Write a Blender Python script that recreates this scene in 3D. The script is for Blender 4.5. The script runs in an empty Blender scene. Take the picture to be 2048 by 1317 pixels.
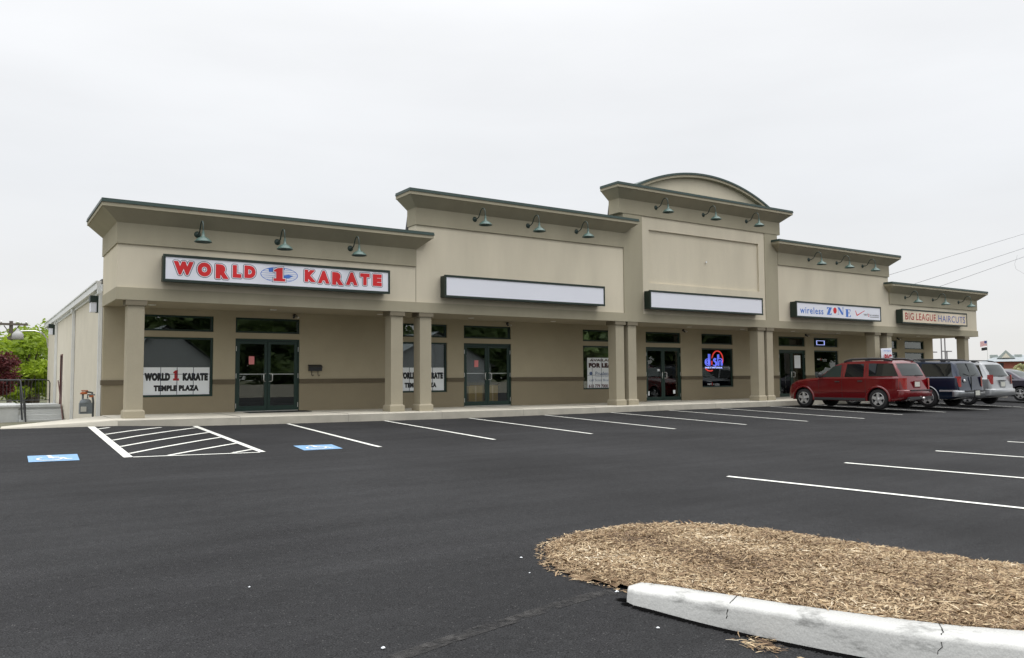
import bpy, bmesh, math, random
from mathutils import Vector, Matrix
random.seed(7)
C = bpy.context.scene.collection
scn = bpy.context.scene
R = math.radians

# ---------------------------------------------------------------- camera (eye level is z = 0)
cd = bpy.data.cameras.new('camera'); cam = bpy.data.objects.new('camera', cd); C.objects.link(cam); scn.camera = cam
cd.sensor_width = 36; cd.lens = 28.215; cd.clip_start = .1; cd.clip_end = 3000
r_ = Vector((0.83136, -0.55569, -0.00691)); u_ = Vector((-0.02773, -0.05390, 0.99816)); f_ = Vector((0.55504, 0.82964, 0.06022))
cam.matrix_world = Matrix(((r_.x, u_.x, -f_.x, 0), (r_.y, u_.y, -f_.y, 0), (r_.z, u_.z, -f_.z, 0), (0, 0, 0, 1)))

# ---------------------------------------------------------------- world: overcast daylight
w = bpy.data.worlds.new('World'); scn.world = w; w.use_nodes = True
nt = w.node_tree; nt.nodes.clear(); N = nt.nodes.new; Lk = nt.links.new
SUN_EL, SUN_AZ = 62, 135      # azimuth clockwise from +y
sky = N('ShaderNodeTexSky'); sky.sky_type = 'NISHITA'; sky.sun_disc = False
sky.sun_elevation = R(SUN_EL); sky.sun_rotation = R(SUN_AZ)
tc = N('ShaderNodeTexCoord'); sp = N('ShaderNodeSeparateXYZ'); Lk(tc.outputs['Generated'], sp.inputs[0])
rp = N('ShaderNodeValToRGB'); Lk(sp.outputs['Z'], rp.inputs[0])
e = rp.color_ramp.elements
e[0].position = 0; e[0].color = (.78, .775, .755, 1); e[1].position = 1; e[1].color = (2.8, 2.82, 2.88, 1)
for p_, c_ in ((.08, (.80, .80, .80, 1)), (.22, (.815, .83, .85, 1)), (.40, (.90, .91, .925, 1)), (.52, (1.1, 1.11, 1.13, 1))):
    q = e.new(p_); q.color = c_
mp = N('ShaderNodeMapping'); mp.inputs['Scale'].default_value = (1.2, 1.2, 5); Lk(tc.outputs['Generated'], mp.inputs[0])
nz = N('ShaderNodeTexNoise'); nz.inputs['Scale'].default_value = 1.6; nz.inputs['Detail'].default_value = 5; Lk(mp.outputs[0], nz.inputs[0])
mr = N('ShaderNodeMapRange'); mr.inputs[1].default_value = .3; mr.inputs[2].default_value = .7; mr.inputs[3].default_value = .945; mr.inputs[4].default_value = 1.045; Lk(nz.outputs[0], mr.inputs[0])
vm = N('ShaderNodeVectorMath'); vm.operation = 'SCALE'; Lk(rp.outputs[0], vm.inputs[0]); Lk(mr.outputs[0], vm.inputs['Scale'])
b1 = N('ShaderNodeBackground'); b1.inputs[1].default_value = .1; Lk(sky.outputs[0], b1.inputs[0])
b2 = N('ShaderNodeBackground'); b2.inputs[1].default_value = 1.1; Lk(vm.outputs[0], b2.inputs[0])
mx = N('ShaderNodeMixShader'); mx.inputs[0].default_value = .94; Lk(b1.outputs[0], mx.inputs[1]); Lk(b2.outputs[0], mx.inputs[2])
ow = N('ShaderNodeOutputWorld'); Lk(mx.outputs[0], ow.inputs[0])
sl = bpy.data.lights.new('sun', 'SUN'); sl.energy = .8; sl.angle = R(30); sl.color = (1, .97, .92)
so = bpy.data.objects.new('sun', sl); C.objects.link(so)
a_ = R(SUN_AZ); dv = Vector((math.sin(a_)*math.cos(R(SUN_EL)), math.cos(a_)*math.cos(R(SUN_EL)), math.sin(R(SUN_EL))))
so.rotation_euler = dv.to_track_quat('Z', 'Y').to_euler()
scn.view_settings.view_transform = 'Standard'; scn.view_settings.look = 'None'; scn.view_settings.exposure = 0; scn.view_settings.gamma = 1
scn.cycles.max_bounces = 8; scn.cycles.transparent_max_bounces = 12
scn.cycles.use_denoising = True

# ---------------------------------------------------------------- materials
def srgb(h):
    out = []
    for v in h:
        v /= 255; out.append(v/12.92 if v <= .04045 else ((v+.055)/1.055)**2.4)
    return tuple(out)
def mat(name, col, rough=.7, metal=0, var=0, vscale=3, bump=0, bscale=60, spec=.5, coat=0, col2=None, detail=6, emit=0, fine=0, fscale=200, stretch=None):
    m = bpy.data.materials.new(name); m.use_nodes = True; t = m.node_tree; P = t.nodes['Principled BSDF']
    P.inputs['Roughness'].default_value = rough; P.inputs['Metallic'].default_value = metal
    P.inputs['Specular IOR Level'].default_value = spec; P.inputs['Coat Weight'].default_value = coat; P.inputs['Coat Roughness'].default_value = .04
    c = tuple(col)+(1,)
    P.inputs['Base Color'].default_value = c
    if emit: P.inputs['Emission Color'].default_value = c; P.inputs['Emission Strength'].default_value = emit
    co = t.nodes.new('ShaderNodeTexCoord'); src = co.outputs['Object']
    if stretch:
        q = t.nodes.new('ShaderNodeMapping'); q.inputs['Scale'].default_value = stretch; t.links.new(src, q.inputs[0]); src = q.outputs[0]
    if var or col2:
        n = t.nodes.new('ShaderNodeTexNoise'); n.inputs['Scale'].default_value = vscale; n.inputs['Detail'].default_value = detail; n.inputs['Roughness'].default_value = .6; t.links.new(src, n.inputs[0])
        rr = t.nodes.new('ShaderNodeValToRGB'); t.links.new(n.outputs[0], rr.inputs[0])
        rr.color_ramp.elements[0].position = .3; rr.color_ramp.elements[1].position = .7
        if col2: rr.color_ramp.elements[0].color = c; rr.color_ramp.elements[1].color = tuple(col2)+(1,)
        else:
            rr.color_ramp.elements[0].color = tuple(x*(1-var) for x in col)+(1,); rr.color_ramp.elements[1].color = tuple(min(1, x*(1+var)) for x in col)+(1,)
        out = rr.outputs[0]
        if fine:
            n2 = t.nodes.new('ShaderNodeTexNoise'); n2.inputs['Scale'].default_value = fscale; n2.inputs['Detail'].default_value = 2; t.links.new(co.outputs['Object'], n2.inputs[0])
            m2 = t.nodes.new('ShaderNodeMapRange'); m2.inputs[1].default_value = .3; m2.inputs[2].default_value = .7; m2.inputs[3].default_value = 1-fine; m2.inputs[4].default_value = 1+fine; t.links.new(n2.outputs[0], m2.inputs[0])
            v = t.nodes.new('ShaderNodeVectorMath'); v.operation = 'SCALE'; t.links.new(out, v.inputs[0]); t.links.new(m2.outputs[0], v.inputs['Scale']); out = v.outputs[0]
        t.links.new(out, P.inputs['Base Color'])
    if bump:
        n = t.nodes.new('ShaderNodeTexNoise'); n.inputs['Scale'].default_value = bscale; n.inputs['Detail'].default_value = 4; t.links.new(src, n.inputs[0])
        b = t.nodes.new('ShaderNodeBump'); b.inputs['Strength'].default_value = 1; b.inputs['Distance'].default_value = bump; t.links.new(n.outputs[0], b.inputs['Height']); t.links.new(b.outputs[0], P.inputs['Normal'])
    return m
def glassmat(name, tint, refl=1.3, base=.02, rough=.0, dark=None):
    m = bpy.data.materials.new(name); m.use_nodes = True; t = m.node_tree; t.nodes.clear(); n = t.nodes.new
    o = n('ShaderNodeOutputMaterial'); mix = n('ShaderNodeMixShader'); g = n('ShaderNodeBsdfGlossy'); g.inputs['Roughness'].default_value = rough; g.inputs['Color'].default_value = (.9, .95, .93, 1)
    if dark is None:
        tr = n('ShaderNodeBsdfTransparent'); tr.inputs[0].default_value = tuple(tint)+(1,)
    else:
        tr = n('ShaderNodeBsdfDiffuse'); tr.inputs[0].default_value = tuple(dark)+(1,)
    f = n('ShaderNodeFresnel'); f.inputs[0].default_value = 1.5
    ma = n('ShaderNodeMath'); ma.operation = 'MULTIPLY_ADD'; ma.inputs[1].default_value = refl; ma.inputs[2].default_value = base; ma.use_clamp = True
    t.links.new(f.outputs[0], ma.inputs[0]); t.links.new(ma.outputs[0], mix.inputs[0]); t.links.new(tr.outputs[0], mix.inputs[1]); t.links.new(g.outputs[0], mix.inputs[2]); t.links.new(mix.outputs[0], o.inputs[0])
    return m
M = {}
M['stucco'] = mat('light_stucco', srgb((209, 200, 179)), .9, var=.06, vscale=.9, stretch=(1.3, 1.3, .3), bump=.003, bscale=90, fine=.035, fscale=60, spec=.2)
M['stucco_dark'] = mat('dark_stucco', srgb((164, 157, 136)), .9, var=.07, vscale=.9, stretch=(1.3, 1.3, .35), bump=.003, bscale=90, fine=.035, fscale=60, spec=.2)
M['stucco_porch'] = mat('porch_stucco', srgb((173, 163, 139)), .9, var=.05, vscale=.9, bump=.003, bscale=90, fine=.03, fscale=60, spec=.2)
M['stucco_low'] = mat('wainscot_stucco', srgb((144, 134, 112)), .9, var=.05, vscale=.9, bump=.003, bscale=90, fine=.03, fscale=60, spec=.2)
M['belt'] = mat('belt_stucco', srgb((101, 92, 76)), .85, var=.08, vscale=3, spec=.2)
M['column'] = mat('column_stucco', srgb((165, 157, 137)), .9, var=.05, vscale=1.2, bump=.003, bscale=90, fine=.03, fscale=60, spec=.2)
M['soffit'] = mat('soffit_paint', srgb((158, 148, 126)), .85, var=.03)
M['capital'] = mat('shaded_capital_stucco', srgb((122, 114, 96)), .9, var=.05, vscale=2)  # same dark stucco as the band, with its shade darkened into the colour
M['cap'] = mat('green_metal_cap', srgb((62, 78, 73)), .45, metal=.2, var=.08, vscale=1.5)
M['green'] = mat('green_aluminium', srgb((20, 48, 40)), .4, var=.1, vscale=4)
M['green_sign'] = mat('green_sign_casing', srgb((22, 40, 32)), .45, var=.1, vscale=4)
M['lamp'] = mat('green_enamel', srgb((74, 97, 90)), .35, var=.08, vscale=6)
M['lamp_dark'] = mat('dark_green_enamel', srgb((44, 62, 56)), .4)
M['lamp_in'] = mat('white_enamel', (.75, .77, .75), .4)
M['steel'] = mat('brushed_steel', (.72, .72, .7), .3, metal=.9)
M['white_metal'] = mat('white_gutter_metal', (.72, .73, .72), .45, var=.05)
M['cream'] = mat('cream_block_paint', srgb((214, 207, 190)), .85, var=.05, vscale=1.2, bump=.002, bscale=40, spec=.25)
M['concrete'] = mat('sidewalk_concrete', srgb((196, 191, 177)), .9, var=.09, vscale=1.3, bump=.002, bscale=80, fine=.05, fscale=90, spec=.25)
M['kerbc'] = mat('kerb_concrete', srgb((178, 173, 160)), .9, var=.14, vscale=1.6, bump=.003, bscale=60, fine=.06, fscale=70, spec=.25)
M['dark'] = mat('black_plastic', (.02, .02, .022), .5)
M['black'] = mat('black_metal', (.018, .02, .022), .4)
M['rubber'] = mat('rubber', (.022, .022, .023), .85, var=.15, vscale=20)
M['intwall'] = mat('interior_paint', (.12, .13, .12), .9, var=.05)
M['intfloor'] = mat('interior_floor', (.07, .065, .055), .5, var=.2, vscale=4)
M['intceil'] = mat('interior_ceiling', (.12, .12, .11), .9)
M['fluo'] = mat('fluorescent_tube', (1, .9, .62), .5, emit=2.6)
M['glass'] = glassmat('storefront_glass', (.985, .992, .99), 1.7, .01)
M['roof'] = mat('roof_membrane', (.12, .12, .12), .9, var=.1)
M['brace'] = mat('dark_parapet_back', (.07, .065, .065), .8, var=.1)
M['white_face'] = mat('white_sign_face', srgb((226, 228, 236)), .45, var=.015, vscale=1)
M['cream_face'] = mat('cream_sign_face', srgb((222, 208, 184)), .45)
M['paper'] = mat('white_paper', srgb((236, 240, 242)), .8)
M['pink'] = mat('pink_paper', srgb((226, 140, 140)), .8)
M['red'] = mat('red_vinyl', srgb((208, 30, 34)), .5)
M['blue'] = mat('blue_vinyl', srgb((66, 116, 200)), .5)
M['navy'] = mat('navy_vinyl', srgb((34, 44, 66)), .5)
M['inkblack'] = mat('black_vinyl', srgb((22, 24, 24)), .5)
M['inkred'] = mat('dark_red_vinyl', srgb((170, 20, 28)), .5)
M['inkblue'] = mat('blue_ink', srgb((90, 112, 150)), .6)
M['grey_ink'] = mat('grey_ink', srgb((130, 130, 132)), .6)
M['neon_blue'] = mat('blue_neon_tube', (.16, .2, 1), .4, emit=.85)
M['neon_white'] = mat('white_neon_tube', (.45, .5, 1), .4, emit=.9)
M['neon_red'] = mat('red_neon_tube', (.8, .05, .04), .4, emit=.55)
M['cardboard'] = mat('cardboard', srgb((180, 150, 80)), .9, var=.1)
M['trunk'] = mat('bark', (.09, .07, .05), .9, var=.3, vscale=8, bump=.01, bscale=20)
M['wood'] = mat('weathered_wood', (.13, .11, .095), .9, var=.25, vscale=6, stretch=(1, 1, .1))
M['grass'] = mat('grass', (.07, .085, .035), .95, col2=(.12, .11, .06), vscale=2.5, bump=.02, bscale=30)

# ---------------------------------------------------------------- helpers
ORG = {}
def tag(o, label=None, cat=None, group=None, kind=None):
    if label: o['label'] = label
    if cat: o['category'] = cat
    if group: o['group'] = group
    if kind: o['kind'] = kind
    return o
def root(name, loc, label, cat, group=None, kind=None):
    o = bpy.data.objects.new(name, None); C.objects.link(o); o.location = loc; o.empty_display_size = .3
    ORG[o.name] = Vector(loc); return tag(o, label, cat, group, kind)
def sub(name, parent):
    o = bpy.data.objects.new(name, None); C.objects.link(o); o.parent = parent; ORG[o.name] = ORG[parent.name]; return o
class MB:
    def __init__(s): s.v = []; s.f = []; s.sm = []
    def add(s, vs, fs, smooth=False):
        b = len(s.v); s.v += [tuple(x) for x in vs]
        for f in fs: s.f.append(tuple(b+i for i in f)); s.sm.append(smooth)
        return s
    def box(s, x0, x1, y0, y1, z0, z1):
        if x0 > x1: x0, x1 = x1, x0
        if y0 > y1: y0, y1 = y1, y0
        if z0 > z1: z0, z1 = z1, z0
        return s.add([(x0, y0, z0), (x1, y0, z0), (x1, y1, z0), (x0, y1, z0), (x0, y0, z1), (x1, y0, z1), (x1, y1, z1), (x0, y1, z1)],
                     [(0, 3, 2, 1), (4, 5, 6, 7), (0, 1, 5, 4), (1, 2, 6, 5), (2, 3, 7, 6), (3, 0, 4, 7)])
    def quad(s, a, b, c, d): return s.add([a, b, c, d], [(0, 1, 2, 3)])
    def tube(s, pts, r, n=8, caps=True):
        pts = [Vector(p) for p in pts]; k = len(pts); rs = r if isinstance(r, (list, tuple)) else [r]*k; vs = []; up = None
        for i, p in enumerate(pts):
            d = (pts[min(i+1, k-1)]-pts[max(i-1, 0)]).normalized()
            if up is None: up = Vector((0, 0, 1)) if abs(d.z) < .9 else Vector((1, 0, 0))
            a = d.cross(up).normalized(); b = a.cross(d).normalized(); up = b
            for j in range(n):
                t = 2*math.pi*j/n; vs.append(p+(a*math.cos(t)+b*math.sin(t))*rs[i])
        fs = [(i*n+j, i*n+(j+1) % n, (i+1)*n+(j+1) % n, (i+1)*n+j) for i in range(k-1) for j in range(n)]
        s.add(vs, fs, True)
        if caps: s.add(vs[:n], [tuple(range(n))]); s.add(vs[-n:], [tuple(reversed(range(n)))])
        return s
    def lathe(s, c, prof, n=24, axis='z', arc=None):
        vs = []; k = len(prof)
        for (r, h) in prof:
            for j in range(n):
                t = 2*math.pi*j/n; x, y = r*math.cos(t), r*math.sin(t)
                if axis == 'z': vs.append((c[0]+x, c[1]+y, c[2]+h))
                elif axis == 'x': vs.append((c[0]+h, c[1]+x, c[2]+y))
                else: vs.append((c[0]+x, c[1]+h, c[2]+y))
        fs = [(i*n+j, i*n+(j+1) % n, (i+1)*n+(j+1) % n, (i+1)*n+j) for i in range(k-1) for j in range(n)]
        return s.add(vs, fs, True)
    def prism(s, poly, y0, y1):      # poly in (x,z), extruded along y
        n = len(poly); vs = [(x, y0, z) for x, z in poly]+[(x, y1, z) for x, z in poly]
        return s.add(vs, [tuple(range(n)), tuple(range(2*n-1, n-1, -1))]+[(i, n+i, n+(i+1) % n, (i+1) % n) for i in range(n)])
    def build(s, name, m, parent=None, org=None, label=None, cat=None, group=None, kind=None, fixn=True):
        o_ = ORG[parent.name] if parent is not None else Vector(org if org is not None else (0, 0, 0))
        me = bpy.data.meshes.new(name); me.from_pydata([(v[0]-o_.x, v[1]-o_.y, v[2]-o_.z) for v in s.v], [], s.f)
        me.polygons.foreach_set('use_smooth', s.sm)
        if fixn and len(s.f) < 20000:
            bm = bmesh.new(); bm.from_mesh(me); bmesh.ops.recalc_face_normals(bm, faces=bm.faces); bm.to_mesh(me); bm.free()
        me.materials.append(m); o = bpy.data.objects.new(name, me); C.objects.link(o)
        if parent is not None: o.parent = parent
        else: o.location = o_
        ORG[o.name] = o_; return tag(o, label, cat, group, kind)
def bx(*a): return MB().box(*a)
def copy_tree(o, parent=None):
    c = o.copy(); C.objects.link(c)
    if parent is not None: c.parent = parent
    for ch in [x for x in C.objects if x.parent == o]: copy_tree(ch, c)
    return c
def interp(x, xs, ys):
    if x <= xs[0]: return ys[0]
    for i in range(1, len(xs)):
        if x <= xs[i]:
            t = (x-xs[i-1])/(xs[i]-xs[i-1]); return ys[i-1]+t*(ys[i]-ys[i-1])
    return ys[-1]

# text: returns raw mesh data of the text (unit height) with an outline offset
_tc = {}
def rawtext(body, offset=0, space=1.0, extr=0):
    k = (body, offset, space)
    if k in _tc: return _tc[k]
    cu = bpy.data.curves.new('t', 'FONT'); cu.body = body; cu.offset = offset; cu.space_character = space; cu.resolution_u = 4
    o = bpy.data.objects.new('t', cu); C.objects.link(o); bpy.context.view_layer.update()
    dg = bpy.context.evaluated_depsgraph_get(); me = bpy.data.meshes.new_from_object(o.evaluated_get(dg))
    vs = [(v.co.x, v.co.y) for v in me.vertices]; fs = [tuple(p.vertices) for p in me.polygons]
    bpy.data.objects.remove(o); bpy.data.curves.remove(cu); bpy.data.meshes.remove(me)
    _tc[k] = (vs, fs); return vs, fs
def text(mb, body, x0, x1, z0, z1, y, bold=0, grow=0, space=1.0, flat=None):
    """fit text in the rectangle x0..x1, z0..z1 on plane y facing -y (bold: part of the shape; grow: outline beyond the fitted box)"""
    bv, _ = rawtext(body, bold, space); mnx = min(v[0] for v in bv); mxx = max(v[0] for v in bv); mny = min(v[1] for v in bv); mxy = max(v[1] for v in bv)
    vs, fs = rawtext(body, bold+grow, space); sx = (x1-x0)/(mxx-mnx); sz = (z1-z0)/(mxy-mny)
    P = [((x-mnx)*sx+x0, y, (q-mny)*sz+z0) for x, q in vs]
    if flat: P = [flat(p) for p in P]
    mb.add(P, fs); return mb

# ---------------------------------------------------------------- ground
def zk(x): return interp(x, [-20, .5, 2.85, 4.5, 6.86, 12, 16, 60], [-1.2, -1.06, -1.08, -1.15, -1.18, -1.22, -1.22, -1.25])
def g(x, y):
    if y >= 21.05:
        z = zk(x)
        if x < 7: z = interp(y, [21.05, 23.7, 30.7, 34, 60], [z, -1.25, -1.5, -1.55, -1.55])
        return z
    return interp(y, [-30, 0, 4, 8, 15.1, 21.05], [-1.65, -1.55, -1.49, -1.395, -1.378, zk(x)])+.062*math.exp(-((x-3.45)**2+(y-4.15)**2)/.5)
def zs(x): return interp(x, [2.85, 8, 11, 18, 45], [-.945, -.975, -.995, -1.02, -1.02])
def grid(xs, ys, dz, name, m, label, cat, org=(0, 0, -1.5)):
    vs = [(x, y, g(x, y)+dz(x, y) if callable(dz) else g(x, y)+dz) for y in ys for x in xs]; nx = len(xs)
    fs = [(j*nx+i, j*nx+i+1, (j+1)*nx+i+1, (j+1)*nx+i) for j in range(len(ys)-1) for i in range(nx-1)]
    mb = MB(); mb.add(vs, fs, True)
    return mb.build(name, m, None, org, label, cat, None, 'structure')
def rng(a, b, s):
    n = max(1, round((b-a)/s)); return [a+(b-a)*i/n for i in range(n+1)]
# ground sheet out to the horizon
gx = [-900, -400, -150, -60]+rng(-30, 60, 3)+[90, 150, 300, 600, 1200]
gy = [-900, -300, -100, -50]+rng(-30, 60, 3)+[90, 150, 300, 600, 1200]
grid(gx, gy, -.06, 'ground', M['grass'], 'flat grassy ground beyond and around the paved lot', 'ground')
# asphalt
def asphalt_mat():
    m = bpy.data.materials.new('asphalt'); m.use_nodes = True; t = m.node_tree; P = t.nodes['Principled BSDF']; n = t.nodes.new; L = t.links.new
    co = n('ShaderNodeTexCoord')
    big = n('ShaderNodeTexNoise'); big.inputs['Scale'].default_value = .35; big.inputs['Detail'].default_value = 4; L(co.outputs['Object'], big.inputs[0])
    mpn = n('ShaderNodeMapping'); mpn.inputs['Scale'].default_value = (.25, 2.2, 1); mpn.inputs['Rotation'].default_value = (0, 0, R(4)); L(co.outputs['Object'], mpn.inputs[0])
    stre = n('ShaderNodeTexNoise'); stre.inputs['Scale'].default_value = 1.2; stre.inputs['Detail'].default_value = 5; L(mpn.outputs[0], stre.inputs[0])
    fin = n('ShaderNodeTexNoise'); fin.inputs['Scale'].default_value = 115; fin.inputs['Detail'].default_value = 3; L(co.outputs['Object'], fin.inputs[0])
    med = n('ShaderNodeTexNoise'); med.inputs['Scale'].default_value = 14; med.inputs['Detail'].default_value = 5; L(co.outputs['Object'], med.inputs[0])
    def mrr(src, a, b, c, d):
        q = n('ShaderNodeMapRange'); q.inputs[1].default_value = a; q.inputs[2].default_value = b; q.inputs[3].default_value = c; q.inputs[4].default_value = d; L(src, q.inputs[0]); return q.outputs[0]
    def mul(a, b):
        q = n('ShaderNodeMath'); q.operation = 'MULTIPLY'; L(a, q.inputs[0]); L(b, q.inputs[1]); return q.outputs[0]
    k = mul(mul(mrr(big.outputs[0], .3, .7, .80, 1.22), mrr(stre.outputs[0], .3, .7, .88, 1.12)), mul(mrr(fin.outputs[0], .28, .72, .40, 1.75), mrr(med.outputs[0], .3, .7, .9, 1.1)))
    # pale aggregate specks
    vo = n('ShaderNodeTexVoronoi'); vo.inputs['Scale'].default_value = 75; L(co.outputs['Object'], vo.inputs['Vector'])
    sx = n('ShaderNodeSeparateColor'); L(vo.outputs['Color'], sx.inputs[0])
    gt = n('ShaderNodeMath'); gt.operation = 'GREATER_THAN'; gt.inputs[1].default_value = .95; L(sx.outputs[0], gt.inputs[0])
    ds = n('ShaderNodeMath'); ds.operation = 'LESS_THAN'; ds.inputs[1].default_value = .32; L(vo.outputs['Distance'], ds.inputs[0])
    speck = mul(gt.outputs[0], ds.outputs[0])
    v = n('ShaderNodeVectorMath'); v.operation = 'SCALE'; v.inputs[0].default_value = (.0285, .0285, .0292); L(k, v.inputs['Scale'])
    mixc = n('ShaderNodeMix'); mixc.data_type = 'RGBA'; L(mul(speck, mrr(med.outputs[0], .3, .7, .2, .8)), mixc.inputs['Factor']); L(v.outputs[0], mixc.inputs[6]); mixc.inputs[7].default_value = (.13, .127, .12, 1)
    L(mixc.outputs[2], P.inputs['Base Color']); P.inputs['Roughness'].default_value = .9; P.inputs['Specular IOR Level'].default_value = .1
    b = n('ShaderNodeBump'); b.inputs['Distance'].default_value = .004; b.inputs['Strength'].default_value = .9; L(fin.outputs[0], b.inputs['Height']); L(b.outputs[0], P.inputs['Normal'])
    return m
M['asphalt'] = asphalt_mat()
ay = rng(-30, 0, 3)+[1]+rng(2, 6, .2)+[7, 8, 9.5, 11, 12.5, 14, 15.1, 16.5, 18, 19.5, 21.05]
grid([-40, -30, -20]+rng(-10, 0, 2)+[.5, 1.2]+rng(1.6, 5.4, .2)+[6, 6.86, 8.5, 10.2, 12, 14, 16]+rng(20, 130, 5), ay, 0, 'parking_lot', M['asphalt'], 'dark fresh asphalt of the parking lot in front of the shops', 'parking lot')
grid([45.6, 60, 90, 130], [21.05, 40, 75], 0, 'side_road', M['asphalt'], 'asphalt driveway past the far right end of the shops', 'road')
def seam_mat():
    m = bpy.data.materials.new('asphalt_seam'); m.use_nodes = True; t = m.node_tree; P = t.nodes['Principled BSDF']; P.inputs['Base Color'].default_value = (.062, .06, .058, 1); P.inputs['Roughness'].default_value = .95; P.inputs['Specular IOR Level'].default_value = .1
    co = t.nodes.new('ShaderNodeTexCoord'); n = t.nodes.new('ShaderNodeTexNoise'); n.inputs['Scale'].default_value = 9; n.inputs['Detail'].default_value = 8; n.inputs['Roughness'].default_value = .75; t.links.new(co.outputs['Object'], n.inputs[0])
    r = t.nodes.new('ShaderNodeMapRange'); r.inputs[1].default_value = .42; r.inputs[2].default_value = .62; t.links.new(n.outputs[0], r.inputs[0]); t.links.new(r.outputs[0], P.inputs['Alpha']); return m
M['seam'] = seam_mat()
M['paint'] = mat('white_road_paint', srgb((222, 222, 214)), .7, var=.12, vscale=5, fine=.3, fscale=55)
M['padblue'] = mat('blue_road_paint', srgb((122, 160, 196)), .7, var=.12, vscale=6, fine=.16, fscale=60)
def strip(mb, a, b, wd, dz=.008):
    a = Vector((a[0], a[1], 0)); b = Vector((b[0], b[1], 0)); d = (b-a); L = d.length; d.normalize(); p = Vector((-d.y, d.x, 0))*wd/2; n = max(1, int(L/.35))
    for i in range(n):
        q = [a+d*(L*i/n)-p, a+d*(L*(i+1)/n)-p, a+d*(L*(i+1)/n)+p, a+d*(L*i/n)+p]
        mb.add([(v.x, v.y, g(v.x, v.y)+dz) for v in q], [(0, 1, 2, 3)])
    return mb
def line(a, b, wd, label):
    strip(MB(), a, b, wd).build('parking_line', M['paint'], None, (a[0], a[1], g(*a)), label, 'parking line', 'white parking stall lines', 'structure')
mb = MB()
strip(mb, (2.28, 21.0), (2.28, 15.53), .15); strip(mb, (4.57, 21.0), (4.54, 15.25), .12); strip(mb, (2.355, 15.52), (4.48, 15.22), .07)
for a, b in (((2.36, 20.43), (2.62, 20.68)), ((2.36, 19.25), (3.72, 20.62)), ((2.36, 18.13), (4.5, 20.52)), ((2.36, 17.06), (4.49, 19.26)), ((2.36, 16.0), (4.49, 18.14)), ((2.93, 15.49), (4.48, 16.86)), ((4.02, 15.36), (4.47, 15.72))):
    strip(mb, a, b, .085)
mb.build('hatched_aisle', M['paint'], None, (3.4, 18, g(3.4, 18)), 'white hatched access aisle painted before the leftmost column', 'road marking', None, 'structure')
for x0, x1, y1, lb in ((6.90, 6.80, 14.95, 'first stall line right of the hatched aisle, past the blue pad'), (9.68, 9.62, 15.1, 'white stall line ending at the kerb below the paired left columns'),
                       (12.45, 12.42, 15.12, 'white stall line starting just left of the second glass door'), (15.28, 15.24, 15.15, 'white stall line starting right of the second glass door'),
                       (18.07, 18.07, 15.2, 'white stall line starting below the for lease window'), (20.8, 20.75, 15.15, 'white stall line starting just right of the middle column pair'),
                       (23.5, 23.4, 15.0, 'white stall line starting by the third glass door'), (26.4, 26.4, 15.5, 'white stall line nearest the red SUV on its left side'),
                       (29.2, 29.2, 15.5, 'white stall line between the red SUV and the blue SUV'), (32.3, 32.3, 15.5, 'white stall line between the blue SUV and the silver van'),
                       (35.6, 35.6, 15.5, 'white stall line between the silver van and the dark sedan')):
    line((x0, 20.98), (x1, y1), .10, lb)
for (a, b, lb) in (((8.76, 7.72), (9.75, 3.9), 'nearest long white line of the right hand row, above the mulch island'), ((11.57, 7.78), (12.60, 4.0), 'second nearest white line of the row at right edge'),
                   ((14.61, 7.97), (15.6, 4.2), 'third white line of the row cut by the right edge'), ((17.70, 8.16), (18.7, 4.4), 'farthest short white line of the row at the right edge')):
    line(a, b, .10, lb)
mb = MB()
sp_ = [(1.3, 3.8), (1.89, 3.98), (2.18, 4.05), (2.48, 4.10), (2.80, 4.12), (3.12, 4.14), (3.44, 4.15), (3.56, 4.13)]
for p, q in zip(sp_[:-1], sp_[1:]): strip(mb, p, q, .11, .004)
mb.build('asphalt_seam', M['seam'], None, (1, 5, -1.5), 'pale worn paving seam crossing the dark asphalt', 'paving seam', None, 'structure')
# blue pads with the wheelchair symbol
def pad(pts, ax, ay_, lb):
    r0 = root('accessible_parking_pad', (ax, ay_, g(ax, ay_)), lb, 'road marking', 'blue accessible parking pads', 'structure')
    mb = MB(); mb.add([(x, y, g(x, y)+.008) for x, y in pts], [(0, 1, 2, 3)]); mb.build('blue_pad', M['padblue'], r0)
    # wheelchair symbol in pad coordinates (0..1)
    P0, P1, P3 = Vector(pts[0]), Vector(pts[1]), Vector(pts[3])
    def to(u, v): q = P0+(P1-P0)*u+(P3-P0)*v; return (q.x, q.y, g(q.x, q.y)+.013)
    mb = MB()
    def st(a, b, wd=.055):
        a = Vector(a); b = Vector(b); d = (b-a).normalized(); p = Vector((-d.y, d.x))*wd/2
        mb.add([to(*(a-p)), to(*(b-p)), to(*(b+p)), to(*(a+p))], [(0, 1, 2, 3)])
    pl = [(.42+.24*math.cos(R(t)), .36+.24*math.sin(R(t))) for t in range(125, 380, 15)]
    for i in range(len(pl)-1): st(pl[i], pl[i+1])
    st((.44, .78), (.46, .48), .09); st((.44, .62), (.62, .62)); st((.46, .47), (.68, .47), .07); st((.68, .49), (.78, .24), .07); st((.78, .25), (.87, .29))
    mb.add([to(.43+.06*math.cos(t*.785), .87+.06*math.sin(t*.785)) for t in range(8)], [tuple(range(8))])
    mb.build('wheelchair_symbol', M['paint'], r0)
pad([(.78, 15.58), (1.52, 15.50), (1.56, 16.30), (.80, 16.36)], 1.15, 15.95, 'blue wheelchair symbol pad at the far left of the lot')
pad([(5.30, 15.12), (6.05, 15.05), (6.13, 15.84), (5.36, 15.95)], 5.7, 15.5, 'blue wheelchair symbol pad right of the hatched aisle')

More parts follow.
